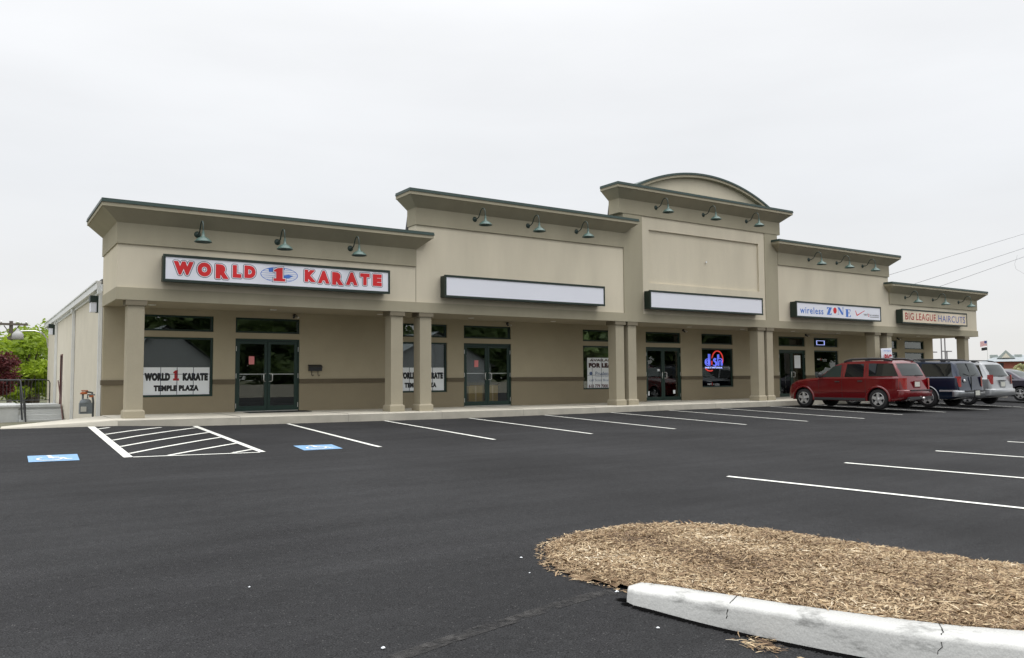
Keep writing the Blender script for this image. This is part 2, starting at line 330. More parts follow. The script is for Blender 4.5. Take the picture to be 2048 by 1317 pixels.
# sidewalk with kerb face, expansion joints, ramp at the left
def sidewalk():
    mb = MB(); xs = [2.85]+rng(4, 46, 1.5); y0, y1 = 21.10, 24.04
    pr = [(y0, 'g'), (y0, -.015), (y0+.015, 0), (y0+.16, 0), (y1, .012)]
    rows = []
    for x in xs:
        row = []
        for y, d in pr:
            z = g(x, 21.0)-.15 if d == 'g' else zs(x)+d
            row.append((x, y, z))
        rows.append(row)
    n = len(pr)
    vs = [p for r in rows for p in r]; fs = []; top = []
    for i in range(len(xs)-1):
        for j in range(n-1):
            (fs if j < 1 else top).append((i*n+j, (i+1)*n+j, (i+1)*n+j+1, i*n+j+1))
    a = MB(); a.add(vs, top+[tuple(len(vs)-n+j for j in range(n))]); 
    o = a.build('sidewalk', M['concrete'], None, (20, 22, -1.0), 'pale concrete sidewalk under the porch of the shops', 'sidewalk', None, 'structure', fixn=False)
    b = MB(); b.add(vs, fs); b.build('kerb_face', M['kerbc'], o, fixn=False)
    c = MB()
    for x in rng(5.7, 44, 3.05):
        c.box(x-.004, x+.004, y0-.003, y0+.002, g(x, 21)+.01, zs(x)-.01); c.box(x-.006, x+.006, y0+.02, y1-.01, zs(x)+.006, zs(x)+.0135)
    c.build('joint', mat('joint', (.22, .21, .19), .9), o)
    return o
sidewalk()
mb = MB()   # ramp flaring left to the asphalt
A = (2.85, 21.10); zt = zs(2.85)
vs = [(2.85, 21.10, zt), (2.85, 23.9, zt), (.55, 22.3, g(.55, 21.5)+.03), (.5, 21.06, g(.5, 21)+.015), (.4, 21.02, g(.4, 21)-.1), (2.85, 21.06, g(2.85, 21)-.1), (.55, 22.35, -1.3), (2.85, 23.9, -1.3)]
mb.add(vs, [(0, 1, 2, 3), (0, 3, 4, 5), (3, 2, 6, 4), (2, 1, 7, 6)])
mb.build('ramp', M['concrete'], None, (1.7, 22, -1.1), 'pale concrete ramp sloping left from the sidewalk corner', 'ramp', None, 'structure')
mb = MB(); mb.add([(-12, 21.06, -1.18), (.5, 21.08, g(.5, 21)+.012), (.56, 22.32, -1.08), (2.84, 23.92, -1.05), (2.84, 25.5, -1.17), (.5, 24.2, -1.24), (-12, 23.5, -1.3), (2.84, 34.9, -1.52), (-12, 34.9, -1.52)], [(0, 1, 2, 6), (2, 5, 6), (2, 3, 4, 5), (5, 4, 7), (5, 7, 8, 6)])
mb.build('dirt_strip', mat('bare_dirt', (.17, .15, .11), .95, col2=(.09, .10, .05), vscale=3, bump=.02, bscale=25), None, (0, 25, -1.1), 'strip of dry grass and dirt between ramp and steps', 'dirt', None, 'structure')

# ---------------------------------------------------------------- the shop building
mall = root('strip_mall', (23.7, 22, -1.0), 'long tan stucco row of shops with stepped parapets and a porch', 'building')
XL, XR = 2.85, 44.4
WY = 24.04; FY = 21.75; BY = 21.70
units = [(2.85, 11.05, 4.39), (11.05, 19.42, 5.68), (19.42, 28.04, 6.95), (28.04, 36.23, 5.68), (36.23, 44.40, 4.39)]
SOF = 2.0
# side and rear walls, roof
def wall_cells(mb, a0, a1, z0, z1, holes, pos, axis='x', thick=.2, sign=1):
    """wall in plane pos (y for axis x, x for axis y) with openings and their reveals"""
    xs = sorted({a0, a1, *[v for h in holes for v in h[:2] if a0 <= v <= a1]}); zs_ = sorted({z0, z1, *[v for h in holes for v in h[2:] if z0 <= v <= z1]})
    def P(a, z, d): return (a, pos+d, z) if axis == 'x' else (pos+d, a, z)
    for i in range(len(xs)-1):
        for j in range(len(zs_)-1):
            cx, cz = (xs[i]+xs[i+1])/2, (zs_[j]+zs_[j+1])/2
            if any(h[0] < cx < h[1] and h[2] < cz < h[3] for h in holes): continue
            for d in (0, thick*sign): mb.add([P(xs[i], zs_[j], d), P(xs[i+1], zs_[j], d), P(xs[i+1], zs_[j+1], d), P(xs[i], zs_[j+1], d)], [(0, 1, 2, 3)])
    t = thick*sign
    for h in holes:
        x0, x1 = max(a0, h[0]), min(a1, h[1]); q0, q1 = max(z0, h[2]), min(z1, h[3])
        if x0 >= x1 or q0 >= q1: continue
        if h[0] >= a0: mb.add([P(x0, q0, 0), P(x0, q0, t), P(x0, q1, t), P(x0, q1, 0)], [(0, 1, 2, 3)])
        if h[1] <= a1: mb.add([P(x1, q0, 0), P(x1, q0, t), P(x1, q1, t), P(x1, q1, 0)], [(0, 1, 2, 3)])
        if h[2] >= z0: mb.add([P(x0, q0, 0), P(x0, q0, t), P(x1, q0, t), P(x1, q0, 0)], [(0, 1, 2, 3)])
        if h[3] <= z1: mb.add([P(x0, q1, 0), P(x0, q1, t), P(x1, q1, t), P(x1, q1, 0)], [(0, 1, 2, 3)])
    mb.add([P(a0, z0, 0), P(a0, z0, t), P(a0, z1, t), P(a0, z1, 0)], [(0, 1, 2, 3)]); mb.add([P(a1, z0, 0), P(a1, z0, t), P(a1, z1, t), P(a1, z1, 0)], [(0, 1, 2, 3)])
    return mb
TR0, TR1, WT, WB = 1.37, 1.82, 1.20, -.48     # transom bottom/top, window top/bottom
wins = [(3.78, 5.71), (11.5, 13.41), (19.35, 21.28), (25.85, 27.82), (33.58, 35.51), (41.40, 43.30)]
doors = [(6.33, 8.25), (14.07, 16.04), (22.61, 24.60), (30.95, 32.91), (38.74, 40.69)]
def dz0(x): return zs(x)+.012
holes = [(a, b, WB, WT) for a, b in wins]+[(a, b, TR0, TR1) for a, b in wins+doors]+[(a, b, -1.6, WT) for a, b in doors]
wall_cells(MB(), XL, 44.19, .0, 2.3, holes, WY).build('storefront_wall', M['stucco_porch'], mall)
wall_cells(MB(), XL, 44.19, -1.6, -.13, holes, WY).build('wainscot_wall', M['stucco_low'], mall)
segs = []; cur = XL-.03
for a, b in sorted(wins+doors): segs.append((cur, a)); cur = b
segs.append((cur, 44.22))
mb = MB()
for a, b in segs: bx(a, b, WY-.035, WY+.19, -.13, 0).build('belt_course', M['belt'], mall)

side_holes = [(36.1, 37.05, -1.02, 1.04)]
wall_cells(MB(), WY+.2, 44.0, -1.8, 2.75, side_holes, XL+.02, 'y', .2, 1).build('side_wall', M['cream'], mall)
wall_cells(MB(), WY+.2, 44.0, -1.6, 2.75, [(26, 28.6, -.5, .9), (26, 28.6, 1.2, 1.75)], 44.17, 'y', .2, -1).build('side_wall', M['stucco'], mall)
bx(XL+.03, 44.15, 43.8, 44.0, -1.8, 2.7).build('rear_wall', M['cream'], mall)
bx(XL-.02, 44.3, 24.5, 44.1, 2.62, 2.78).build('roof', M['roof'], mall)
# eave trim and gutter, downspouts along the left side
g_ = MB(); g_.box(XL-.14, XL-.03, 24.45, 44.15, 2.50, 2.68); g_.box(XL-.17, XL-.02, 24.45, 44.15, 2.68, 2.72); g_.box(XL-.03, XL+.015, 24.3, 44.1, 2.42, 2.62)
g_.build('gutter', M['white_metal'], mall)
for y in (24.42, 31.63, 38.83):
    b = bx(XL-.08, XL+.01, y, y+.10, g(2.5, y)+.02, 2.5); b.box(XL-.12, XL+.01, y-.02, y+.14, 2.36, 2.50); b.build('downspout', M['white_metal'], mall)
# side door
d_ = sub('side_door', mall); b = MB(); b.box(XL+.0, XL+.10, 36.1, 36.16, -1.02, 1.04); b.box(XL, XL+.10, 36.99, 37.05, -1.02, 1.04); b.box(XL, XL+.10, 36.16, 36.99, .98, 1.04); b.build('frame', mat('dark_red_frame', (.12, .04, .035), .6), d_)
bx(XL+.05, XL+.10, 36.17, 36.98, -1.02, .97).build('door_leaf', mat('grey_green_door', (.10, .13, .12), .5), d_)
# interior
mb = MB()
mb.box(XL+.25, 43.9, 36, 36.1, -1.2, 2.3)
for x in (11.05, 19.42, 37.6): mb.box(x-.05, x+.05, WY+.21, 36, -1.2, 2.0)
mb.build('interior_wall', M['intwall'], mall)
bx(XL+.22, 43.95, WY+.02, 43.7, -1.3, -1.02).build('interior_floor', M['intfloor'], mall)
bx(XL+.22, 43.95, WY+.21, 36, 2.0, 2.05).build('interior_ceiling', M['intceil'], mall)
for x, ya, yb in ((30.6, 26.0, 28.5), (32.9, 26.0, 28.6), (35.35, 30.4, 33.2), (32.9, 30.5, 33.5), (37.1, 25.6, 28.6), (41.8, 26.5, 29.5)):
    bx(x-.16, x+.16, ya, yb, 1.86, 1.93).build('fluorescent_light', M['fluo'], mall)
# storefront windows
def window(x0, x1, z0, z1, y=WY+.05, mull=0):
    wn = sub('window', mall); fr = .055; b = MB()
    b.box(x0, x0+fr, y, y+.1, z0, z1); b.box(x1-fr, x1, y, y+.1, z0, z1); b.box(x0+fr, x1-fr, y+.001, y+.1, z0, z0+fr); b.box(x0+fr, x1-fr, y+.001, y+.1, z1-fr, z1)
    b.build('frame', M['green'], wn)
    bx(x0+fr, x1-fr, y+.045, y+.051, z0+fr, z1-fr).build('pane', M['glass'], wn); return wn
for a, b in wins: window(a, b, WB, WT); window(a, b, TR0, TR1)
for a, b in doors: window(a, b, TR0, TR1)
def door(x0, x1):
    z0 = dz0((x0+x1)/2); d = sub('entrance_door', mall); y = WY+.03; xm = (x0+x1)/2
    b = MB(); b.box(x0, x0+.05, y, y+.12, z0, WT); b.box(x1-.05, x1, y, y+.12, z0, WT); b.box(x0+.05, x1-.05, y+.001, y+.12, WT-.06, WT); b.build('frame', M['green'], d)
    for s, (a, c) in ((0, (x0+.055, xm-.006)), (1, (xm+.006, x1-.055))):
        b = MB(); st = .085; zt, zb = WT-.07, z0+.03
        b.box(a, a+st, y+.02, y+.07, zb, zt); b.box(c-st, c, y+.02, y+.07, zb, zt); b.box(a+st, c-st, y+.021, y+.07, zt-st, zt); b.box(a+st, c-st, y+.021, y+.07, zb, zb+.14)
        b.build('door_leaf', M['green'], d)
        bx(a+st, c-st, y+.04, y+.046, zb+.14, zt-st).build('pane', M['glass'], d)
        bx(a+st-.02, c-st+.02, y+.062, y+.10, .135, .165).build('push_bar', M['steel'], d)
        hx = xm-.10 if s == 0 else xm+.10; q = -1 if s == 0 else 1
        MB().tube([(xm+q*.055, y+.02, .165), (hx-q*.0, y-.04, .165), (hx+q*.03, y-.055, .14), (hx+q*.03, y-.055, -.04), (hx, y-.04, -.07), (xm+q*.055, y+.02, -.07)], .014, 8).build('handle', M['steel'], d)
        for z in (.9, .1, -.78):
            hx = a-.02 if s == 0 else c+.02
            bx(hx-.008, hx+.008, y-.008, y+.02, z-.07, z+.07).build('hinge', M['steel'], d)
    bx(x0+.03, x1-.03, y-.02, y+.1, z0-.01, z0+.022).build('threshold', M['steel'], d)
for a, b in doors: door(a, b)
# soffit and fascia band
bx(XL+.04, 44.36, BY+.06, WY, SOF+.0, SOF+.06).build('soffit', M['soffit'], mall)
b = MB(); b.box(XL-.02, 44.42, BY, BY+.12, SOF-.012, 2.295); b.box(XL-.02, XL+.06, BY+.12, WY+.25, SOF-.012, 2.295); b.box(44.34, 44.42, BY+.12, WY+.2, SOF-.012, 2.295)
b.build('fascia_band', M['stucco_dark'], mall)
for x in (3.88, 7.13, 10.47, 13.78, 17.2, 20.6, 24.1, 27.3, 30.7, 34.1, 37.5, 41.0):
    MB().lathe((x, 23.05, SOF), [(.10, -.008), (.10, .0), (.085, -.012), (.0, -.012)], 20).build('recessed_light', M['lamp_in'], mall)
# parapet walls of each shop
for i, (a, b_, T) in enumerate(units):
    zf = T-.95
    dep = 24.40 if i in (0, 4) else 22.25
    b = MB()
    if i == 2:
        # centre tower: light field with a recessed panel between two dark pilasters
        b.box(a+.92, b_-.82, FY+.06, dep, 2.29, zf+.3)
        wall_cells(b, a+.92, b_-.82, 2.29, zf+.3, [(20.69, 26.85, 3.46, 5.45)], FY-.006, 'x', .07)
        b.build('parapet_wall', M['stucco'], mall)
        c = bx(a-.002, a+.918, FY-.03, dep, 2.29, zf+.3); c.build('pilaster', M['stucco_dark'], mall)
        c = bx(b_-.818, b_+.002, FY-.03, dep, 2.29, zf+.3); c.build('pilaster', M['stucco_dark'], mall)
    else:
        b.box(a+(.0 if i != 3 else .004), b_-(.004 if i == 0 else .004), FY, dep, 2.29, zf+.3).build('parapet_wall', M['stucco'], mall)
    # side return of first and last: end walls above the band
    fx0 = a-(.03 if i in (0, 1, 2) else -.004); fx1 = b_+(.03 if i in (2, 3, 4) else -.004)
    if i == 2: fx0 = a-.20; fx1 = b_+.17
    f = bx(fx0, fx1, BY, dep+.03, T-1.01, T-.02)
    f.build('frieze', M['stucco_dark'], mall)
    # cornice: mitred profile swept round front and both returns
    zl, pj = T-.49, .385
    def ring(dd, z): return [(fx0-dd, dep+.04, z), (fx0-dd, BY-dd, z), (fx1+dd, BY-dd, z), (fx1+dd, dep+.04, z)]
    def sweep(prof):
        m_ = MB(); vs = []
        for dd, z in prof: vs += ring(dd, z)
        fs = [(k*4+j, k*4+j+1, (k+1)*4+j+1, (k+1)*4+j) for k in range(len(prof)-1) for j in range(3)]
        n = len(prof); fs += [tuple(k*4 for k in range(n))[::-1], tuple(k*4+3 for k in range(n))]
        m_.add(vs, fs); return m_
    sweep([(-.05, zl), (.0, zl), (pj-.03, T-.19), (pj, T-.185), (pj, T-.085), (-.05, T-.085)]).build('cornice', M['stucco_dark'], mall)
    sweep([(-.3, T-.085), (pj+.012, T-.085), (pj+.022, T-.09), (pj+.022, T-.05), (pj+.012, T-.045), (pj+.012, T), (-.3, T+.015)]).build('metal_cap', M['cap'], mall)
    bx(fx0+.02, fx1-.02, BY+.1, dep, T-.06, T-.004).build('parapet_top', M['roof'], mall)
    if i in (1, 2, 3):
        p = [(dep+.04, T-.55), (dep+.75, 2.78), (dep+.04, 2.78)]
        for xx in (fx0+.02, fx1-.10):
            m_ = MB(); m_.add([(xx, y, z) for y, z in p]+[(xx+.08, y, z) for y, z in p], [(0, 1, 2), (5, 4, 3), (0, 3, 4, 1), (1, 4, 5, 2), (2, 5, 3, 0)]); m_.build('parapet_brace', M['brace'], mall)
# arched gable over the tower
cx, cz, Rr = 23.70, -.62, 8.52
def arcpts(r, z0, n=36):
    a = math.acos(min(1, (z0-cz)/r)); return [(cx+r*math.sin(-a+2*a*k/n), cz+r*math.cos(-a+2*a*k/n)) for k in range(n+1)]
MB().prism(arcpts(Rr-.16, 6.8), FY+.02, FY+.5).build('arched_gable', M['stucco'], mall)
def arcband(r0, r1, y0, y1, name, m):
    a = arcpts(r1, 6.8); b = [(cx+(x-cx)*r0/r1, cz+(z-cz)*r0/r1) for x, z in a]; n = len(a); b_ = MB()
    vs = [(x, y0, z) for x, z in a]+[(x, y0, z) for x, z in b]+[(x, y1, z) for x, z in a]+[(x, y1, z) for x, z in b]; fs = []
    for k in range(n-1): fs += [(k, k+1, n+k+1, n+k), (2*n+k, 3*n+k, 3*n+k+1, 2*n+k+1), (k, 2*n+k, 2*n+k+1, k+1), (n+k, n+k+1, 3*n+k+1, 3*n+k)]
    b_.add(vs, fs, False); b_.build(name, m, mall)
arcband(Rr-.17, Rr-.075, FY-.16, FY+.55, 'arch_moulding', M['stucco_dark']); arcband(Rr-.073, Rr, FY-.19, FY+.58, 'arch_cap', M['cap'])
# small roof brace behind the tower
bx(23.72, 23.79, FY-.0, FY+.02, 4.43, 4.50).build('wall_bracket', M['white_metal'], mall)
bx(11.046, 11.058, FY-.004, FY+.01, 2.3, 3.4).build('expansion_joint', M['belt'], mall)
# columns
def column(x0, y0=BY+.06, w=.385, d=.385):
    z0 = zs(x0)+.001
    c = bx(x0, x0+w, y0, y0+d, z0+.17, SOF-.14).build('column', M['column'], mall)
    b = MB(); p = .045; b.box(x0-p, x0+w+p, y0-p, y0+d+p, z0, z0+.17); b.add([(x0-p, y0-p, z0+.17), (x0+w+p, y0-p, z0+.17), (x0+w+p, y0+d+p, z0+.17), (x0-p, y0+d+p, z0+.17), (x0-.001, y0-.001, z0+.215), (x0+w+.001, y0-.001, z0+.215), (x0+w+.001, y0+d+.001, z0+.215), (x0-.001, y0+d+.001, z0+.215)], [(0, 1, 5, 4), (1, 2, 6, 5), (2, 3, 7, 6), (3, 0, 4, 7)])
    b.build('base', M['column'], c)
    bx(x0-.05, x0+w+.05, y0-.05, y0+d+.05, SOF-.14, SOF-.0015).build('capital', M['capital'], c)
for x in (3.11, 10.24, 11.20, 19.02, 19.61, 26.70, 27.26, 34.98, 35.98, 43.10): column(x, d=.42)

# ---------------------------------------------------------------- gooseneck lamps
def lamp():
    r0 = root('gooseneck_lamp', (4.71, BY, 3.76), '', 'wall lamp', 'gooseneck lamps over the shop signs')
    x, z = 4.71, 3.76
    MB().lathe((x, BY, z), [(0, -.045), (.04, -.04), (.075, -.02), (.085, 0)], 20, 'y').build('wall_plate', M['lamp_dark'], r0)
    pts = [(0, -.03, 0), (0, -.16, -.005), (0, -.25, .04), (0, -.31, .13), (0, -.36, .21), (0, -.42, .255), (0, -.50, .27), (0, -.57, .24), (0, -.615, .17), (0, -.63, .08), (0, -.635, .0)]
    MB().tube([(x+a, BY+b, z+c) for a, b, c in pts], .016, 8).build('arm', M['lamp_dark'], r0)
    MB().lathe((x, BY-.64, z-.29), [(.020, .30), (.024, .27), (.034, .24), (.034, .17), (.042, .165), (.05, .135), (.085, .122), (.13, .095), (.17, .06), (.20, .022), (.212, .014), (.215, .0), (.209, -.004), (.19, .02), (.15, .06), (.095, .09), (0, .1)], 28).build('lamp_shade', M['lamp'], r0)
    MB().lathe((x, BY-.64, z-.27), [(.0, .01), (.03, .02), (.035, .045), (.03, .07), (0, .09)], 14).build('bulb', M['lamp_in'], r0)
    return r0
L0 = lamp(); L0['label'] = 'leftmost gooseneck lamp above the red karate sign'
lampdefs = [(6.80, 0, 'middle gooseneck lamp above the red karate sign'), (8.92, 0, 'right gooseneck lamp above the red karate sign'),
 (13.12, 1, 'left gooseneck lamp above the longer blank sign'), (15.19, 1, 'middle gooseneck lamp above the longer blank sign'), (17.24, 1, 'right gooseneck lamp above the longer blank sign'),
 (21.04, 2, 'left gooseneck lamp under the arched tower cornice'), (23.58, 2, 'middle gooseneck lamp under the arched tower cornice'), (26.10, 2, 'right gooseneck lamp under the arched tower cornice'),
 (30.12, 3, 'left gooseneck lamp above the blue wireless sign'), (32.13, 3, 'middle gooseneck lamp above the blue wireless sign'), (34.11, 3, 'right gooseneck lamp above the blue wireless sign'),
 (37.56, 4, 'left gooseneck lamp above the haircuts sign'), (40.05, 4, 'middle gooseneck lamp above the haircuts sign'), (42.53, 4, 'rightmost gooseneck lamp above the haircuts sign')]
for x, u, lb in lampdefs:
    c = copy_tree(L0); c.location = (x, BY, units[u][2]-.64); c['label'] = lb

# ---------------------------------------------------------------- signs
def signbox(x0, x1, label, face, z0=2.46, z1=3.15, y0=21.40):
    r0 = root('shop_sign', ((x0+x1)/2, FY, z0), label, 'sign', 'boxed signs on the parapet')
    b = MB(); fr = .065; b.box(x0+.02, x1-.02, y0+.03, FY-.035, z0+.02, z1-.02)
    b.box(x0, x1, y0-.012, y0+.05, z0, z0+fr); b.box(x0, x1, y0-.012, y0+.05, z1-fr, z1); b.box(x0, x0+fr-.01, y0-.011, y0+.05, z0+fr, z1-fr); b.box(x1-fr+.01, x1, y0-.011, y0+.05, z0+fr, z1-fr)
    b.box(x0+.3, x1-.3, FY-.035, FY+.01, z0+.1, z1-.1)
    b.build('casing', M['green_sign'], r0)
    bx(x0+fr-.01, x1-fr+.01, y0+.004, y0+.03, z0+fr, z1-fr).build('sign_face', face, r0)
    return r0
Y1 = 21.40
s1 = signbox(3.84, 10.03, 'long white sign with red karate lettering in dark green casing', M['white_face'])
def fat(mb, body, x0, x1, z0, z1, y, r, bold=.05, space=1.0, n=8):
    for k in range(n): text(mb, body, x0+r*math.cos(6.2832*k/n)+.0, x1+r*math.cos(6.2832*k/n), z0+r*math.sin(6.2832*k/n), z1+r*math.sin(6.2832*k/n), y-.0001*k, bold=bold, space=space)
def layered(parent, items):
    for m, gr, yy, nm in ((M['navy'], .046, Y1+.0028, 'letter_outline'), (M['white_face'], .031, Y1+.0006, 'letter_inline'), (M['red'], .012, Y1-.0014, 'lettering')):
        mb = MB()
        for body, x0, x1, z0, z1 in items:
            for k in range(14 if gr else 1):
                dx, dz_ = gr*math.cos(2*math.pi*k/14), gr*math.sin(2*math.pi*k/14); text(mb, body, x0+dx, x1+dx, z0+dz_, z1+dz_, yy-.0001*k, bold=.06)
        mb.build(nm, m, parent)
W_ = [('W', 4.10, 4.55, 2.66, 2.98), ('O', 4.67, 4.99, 2.65, 2.99), ('R', 5.12, 5.42, 2.62, 2.97), ('L', 5.55, 5.75, 2.67, 2.98), ('D', 5.85, 6.12, 2.68, 2.99)]
K_ = [('K', 7.48, 7.77, 2.68, 2.99), ('A', 7.86, 8.17, 2.66, 2.99), ('R', 8.27, 8.58, 2.64, 2.98), ('A', 8.68, 9.01, 2.66, 3.0), ('T', 9.11, 9.38, 2.68, 3.0), ('E', 9.50, 9.76, 2.68, 3.0)]
# oval globe with the figure 1
mb = MB(); oc, orx, orz = 6.77, .51, .205
el = [(oc+orx*math.cos(R(t)), 2.81+orz*math.sin(R(t))) for t in range(0, 360, 10)]
for i in range(36):
    a = el[i]; b_ = el[(i+1) % 36]; ia = (oc+(a[0]-oc)*.965, 2.81+(a[1]-2.81)*.93); ib = (oc+(b_[0]-oc)*.965, 2.81+(b_[1]-2.81)*.93)
    mb.add([(a[0], Y1+.003, a[1]), (b_[0], Y1+.003, b_[1]), (ib[0], Y1+.003, ib[1]), (ia[0], Y1+.003, ia[1])], [(0, 1, 2, 3)])
for dz in (-.14, -.085, -.03, .03, .085, .14):
    hw = orx*math.sqrt(max(0, 1-(dz/orz)**2))*.97; mb.add([(oc-hw, Y1+.0032, 2.81+dz-.004), (oc+hw, Y1+.0032, 2.81+dz-.004), (oc+hw, Y1+.0032, 2.81+dz+.004), (oc-hw, Y1+.0032, 2.81+dz+.004)], [(0, 1, 2, 3)])
mb.add([(x, Y1+.0028, z) for x, z in ((6.47, 2.975), (6.60, 3.0), (6.62, 2.88), (6.49, 2.87))], [(0, 1, 2, 3)])
mb.add([(x, Y1+.0028, z) for x, z in ((6.86, 2.80), (7.02, 2.83), (7.15, 2.80), (7.05, 2.74), (6.98, 2.72), (6.86, 2.71))], [(0, 1, 2, 3, 4, 5)])
mb.add([(x, Y1+.0028, z) for x, z in ((6.84, 3.0), (6.93, 2.985), (6.90, 2.95), (6.84, 2.96))], [(0, 1, 2, 3)])
mb.build('globe_emblem', M['blue'], s1)
one = [(6.62, 2.93), (6.72, 2.99), (6.86, 3.01), (6.86, 2.71), (6.93, 2.71), (6.93, 2.635), (6.61, 2.635), (6.61, 2.71), (6.68, 2.71), (6.68, 2.89), (6.62, 2.89)]
def grow(poly, d):
    n = len(poly); out = []
    ar = sum(poly[i][0]*poly[(i+1) % n][1]-poly[(i+1) % n][0]*poly[i][1] for i in range(n)); s = 1 if ar > 0 else -1
    for i in range(n):
        a, b, c = (Vector(poly[i-1]), Vector(poly[i]), Vector(poly[(i+1) % n])); d1 = (b-a).normalized(); d2 = (c-b).normalized()
        n1 = Vector((d1.y, -d1.x))*s; n2 = Vector((d2.y, -d2.x))*s; m = (n1+n2); m = m/(max(.5, m.dot(n1))) if m.length > .01 else n1; out.append(tuple(b+m*d))
    return out
def polymesh(poly, y): return [(x, y, z) for x, z in poly], [tuple(range(len(poly)))]
layered(s1, W_); layered(s1, K_)
for nm, d, yy, m in (('numeral_outline', .032, Y1+.0022, M['navy']), ('numeral_inline', .021, Y1+.0008, M['white_face']), ('numeral', 0, Y1-.0007, M['red'])):
    mb = MB(); mb.add(*polymesh(grow(one, d), yy)); mb.build(nm, m, s1)
signbox(11.86, 18.23, 'longer blank white sign in dark green casing, left of tower', M['white_face'])
signbox(20.37, 26.62, 'blank white sign in dark green casing below the recessed tower panel', M['white_face'])
s4 = signbox(28.76, 34.97, 'white sign with blue wireless lettering and red dot, dark green casing', M['white_face'])
mb = MB(); text(mb, 'wireless', 29.02, 30.62, 2.64, 2.92, Y1, bold=.012, space=1.15); mb.build('lettering', M['blue'], s4)
Zp = [(30.88, 2.97), (31.24, 2.97), (31.06, 2.665), (31.10, 2.665), (31.19, 2.73), (31.215, 2.73), (31.20, 2.64), (30.86, 2.64), (31.03, 2.94), (30.97, 2.94), (30.905, 2.88), (30.88, 2.88)]
Np = [(31.64, 3.0), (31.80, 3.0), (32.03, 2.76), (32.03, 2.975), (31.98, 2.985), (31.98, 3.0), (32.12, 3.0), (32.12, 2.985), (32.06, 2.975), (32.06, 2.68), (31.95, 2.68), (31.71, 2.94), (31.71, 2.70), (31.76, 2.69), (31.76, 2.68), (31.64, 2.68), (31.64, 2.69), (31.69, 2.70), (31.69, 2.985), (31.64, 2.99)]
Ep = [(32.22, 2.94), (32.60, 2.94), (32.61, 2.85), (32.585, 2.85), (32.54, 2.915), (32.43, 2.925), (32.43, 2.79), (32.48, 2.80), (32.50, 2.83), (32.515, 2.83), (32.515, 2.73), (32.50, 2.73), (32.48, 2.765), (32.43, 2.77), (32.43, 2.61), (32.54, 2.62), (32.60, 2.69), (32.625, 2.69), (32.61, 2.595), (32.22, 2.595), (32.22, 2.61), (32.265, 2.615), (32.265, 2.92), (32.22, 2.925)]
mb = MB()
for p in (Zp, Np, Ep): mb.add(*polymesh(p, Y1+.001))
mb.build('lettering', M['blue'], s4)
mb = MB(); mb.add(*polymesh([(31.46+.125*math.cos(R(t)), 2.845+.135*math.sin(R(t))) for t in range(0, 360, 15)], Y1+.0012)); mb.build('red_dot', M['red'], s4)
mb = MB(); mb.add(*polymesh([(32.96, 2.90), (33.0, 2.90), (33.10, 2.72), (33.68, 2.935), (33.70, 2.92), (33.10, 2.67), (33.07, 2.67)], Y1+.001)); text(mb, 'Z', 33.93, 34.05, 2.67, 2.79, Y1+.0007, bold=.02); mb.build('check_mark', M['red'], s4)
mb = MB(); text(mb, 'veri', 33.60, 33.92, 2.70, 2.81, Y1, bold=.02); text(mb, 'on wireless', 34.06, 34.80, 2.70, 2.80, Y1, bold=.01); mb.box(34.1, 34.8, Y1-.0, Y1+.003, 2.64, 2.665); mb.build('lettering', M['grey_ink'], s4)
s5 = signbox(36.73, 42.72, 'cream sign with red and blue haircuts lettering, farthest right', M['cream_face'])
def slab(mb, body, x0, x1, z0, z1, y):
    text(mb, body, x0, x1, z0, z1, y, bold=.006, space=1.12)
mb = MB(); slab(mb, 'BIG', 37.0, 37.74, 2.64, 2.98, Y1); mb.build('lettering', M['inkred'], s5); mb = MB(); slab(mb, 'LEAGUE', 37.95, 39.72, 2.64, 2.98, Y1)
# slab serifs
for x0, x1, n in ((37.0, 37.74, 3), (37.95, 39.72, 6)):
    for k in range(n):
        a = x0+(x1-x0)*k/n
        if (n == 3 and k == 2) or (n == 6 and k in (3,)): continue
        pass
mb.build('lettering', M['inkred'], s5)
mb = MB(); text(mb, 'HAIRCUTS', 39.96, 42.52, 2.63, 2.96, Y1, bold=.0, space=1.1); mb.build('lettering', mat('violet_blue_vinyl', srgb((80, 96, 170)), .5), s5)

# ---------------------------------------------------------------- things on and behind the storefront
def sheet(name, x0, x1, z0, z1, y, m, label, cat, group=None):
    return bx(x0, x1, y, y+.004, z0, z1).build(name, m, None, ((x0+x1)/2, y, z0), label, cat, group)
PY = WY+.088
def karate_banner(x0, label):
    r0 = root('window_banner', (x0+.88, PY, -.4), label, 'banner', 'white lettered banners behind the glass')
    bx(x0, x0+1.76, PY, PY+.004, -.42, .35).build('banner_sheet', M['paper'], r0)
    mb = MB(); y = PY-.002
    fat(mb, 'WORLD', x0+.04, x0+.69, -.02, .185, y, .010, space=1.16); mb.build('lettering', M['inkblack'], r0); mb = MB(); fat(mb, 'KARATE', x0+1.04, x0+1.71, -.02, .18, y, .010, space=1.16)
    mb.build('lettering', M['inkblack'], r0); mb = MB(); fat(mb, 'TEMPLE PLAZA', x0+.28, x0+1.46, -.31, -.16, y, .007, space=1.16)
    mb.build('lettering', M['inkblack'], r0)
    mb = MB(); mb.add(*polymesh([((x-6.77)*.50+x0+.855, (z-2.82)*.80+.125) for x, z in one], y-.0005)); mb.build('numeral', M['inkred'], r0)
    mb = MB()
    for x in (.45, .88, 1.32): mb.box(x0+x-.007, x0+x+.007, y-.004, y-.001, -.42, .35)
    mb.box(x0, x0+1.76, y-.0045, y-.0015, .15, .162); mb.build('grid_line', M['navy'], r0)
karate_banner(3.87, 'white banner with black lettering and red numeral in leftmost window')
karate_banner(11.57, 'white banner with black lettering seen between the two left paired columns')
r0 = root('lease_banner', (20.3, PY, -.44), 'white for lease banner in the window behind the middle column pair', 'banner', 'white lettered banners behind the glass')
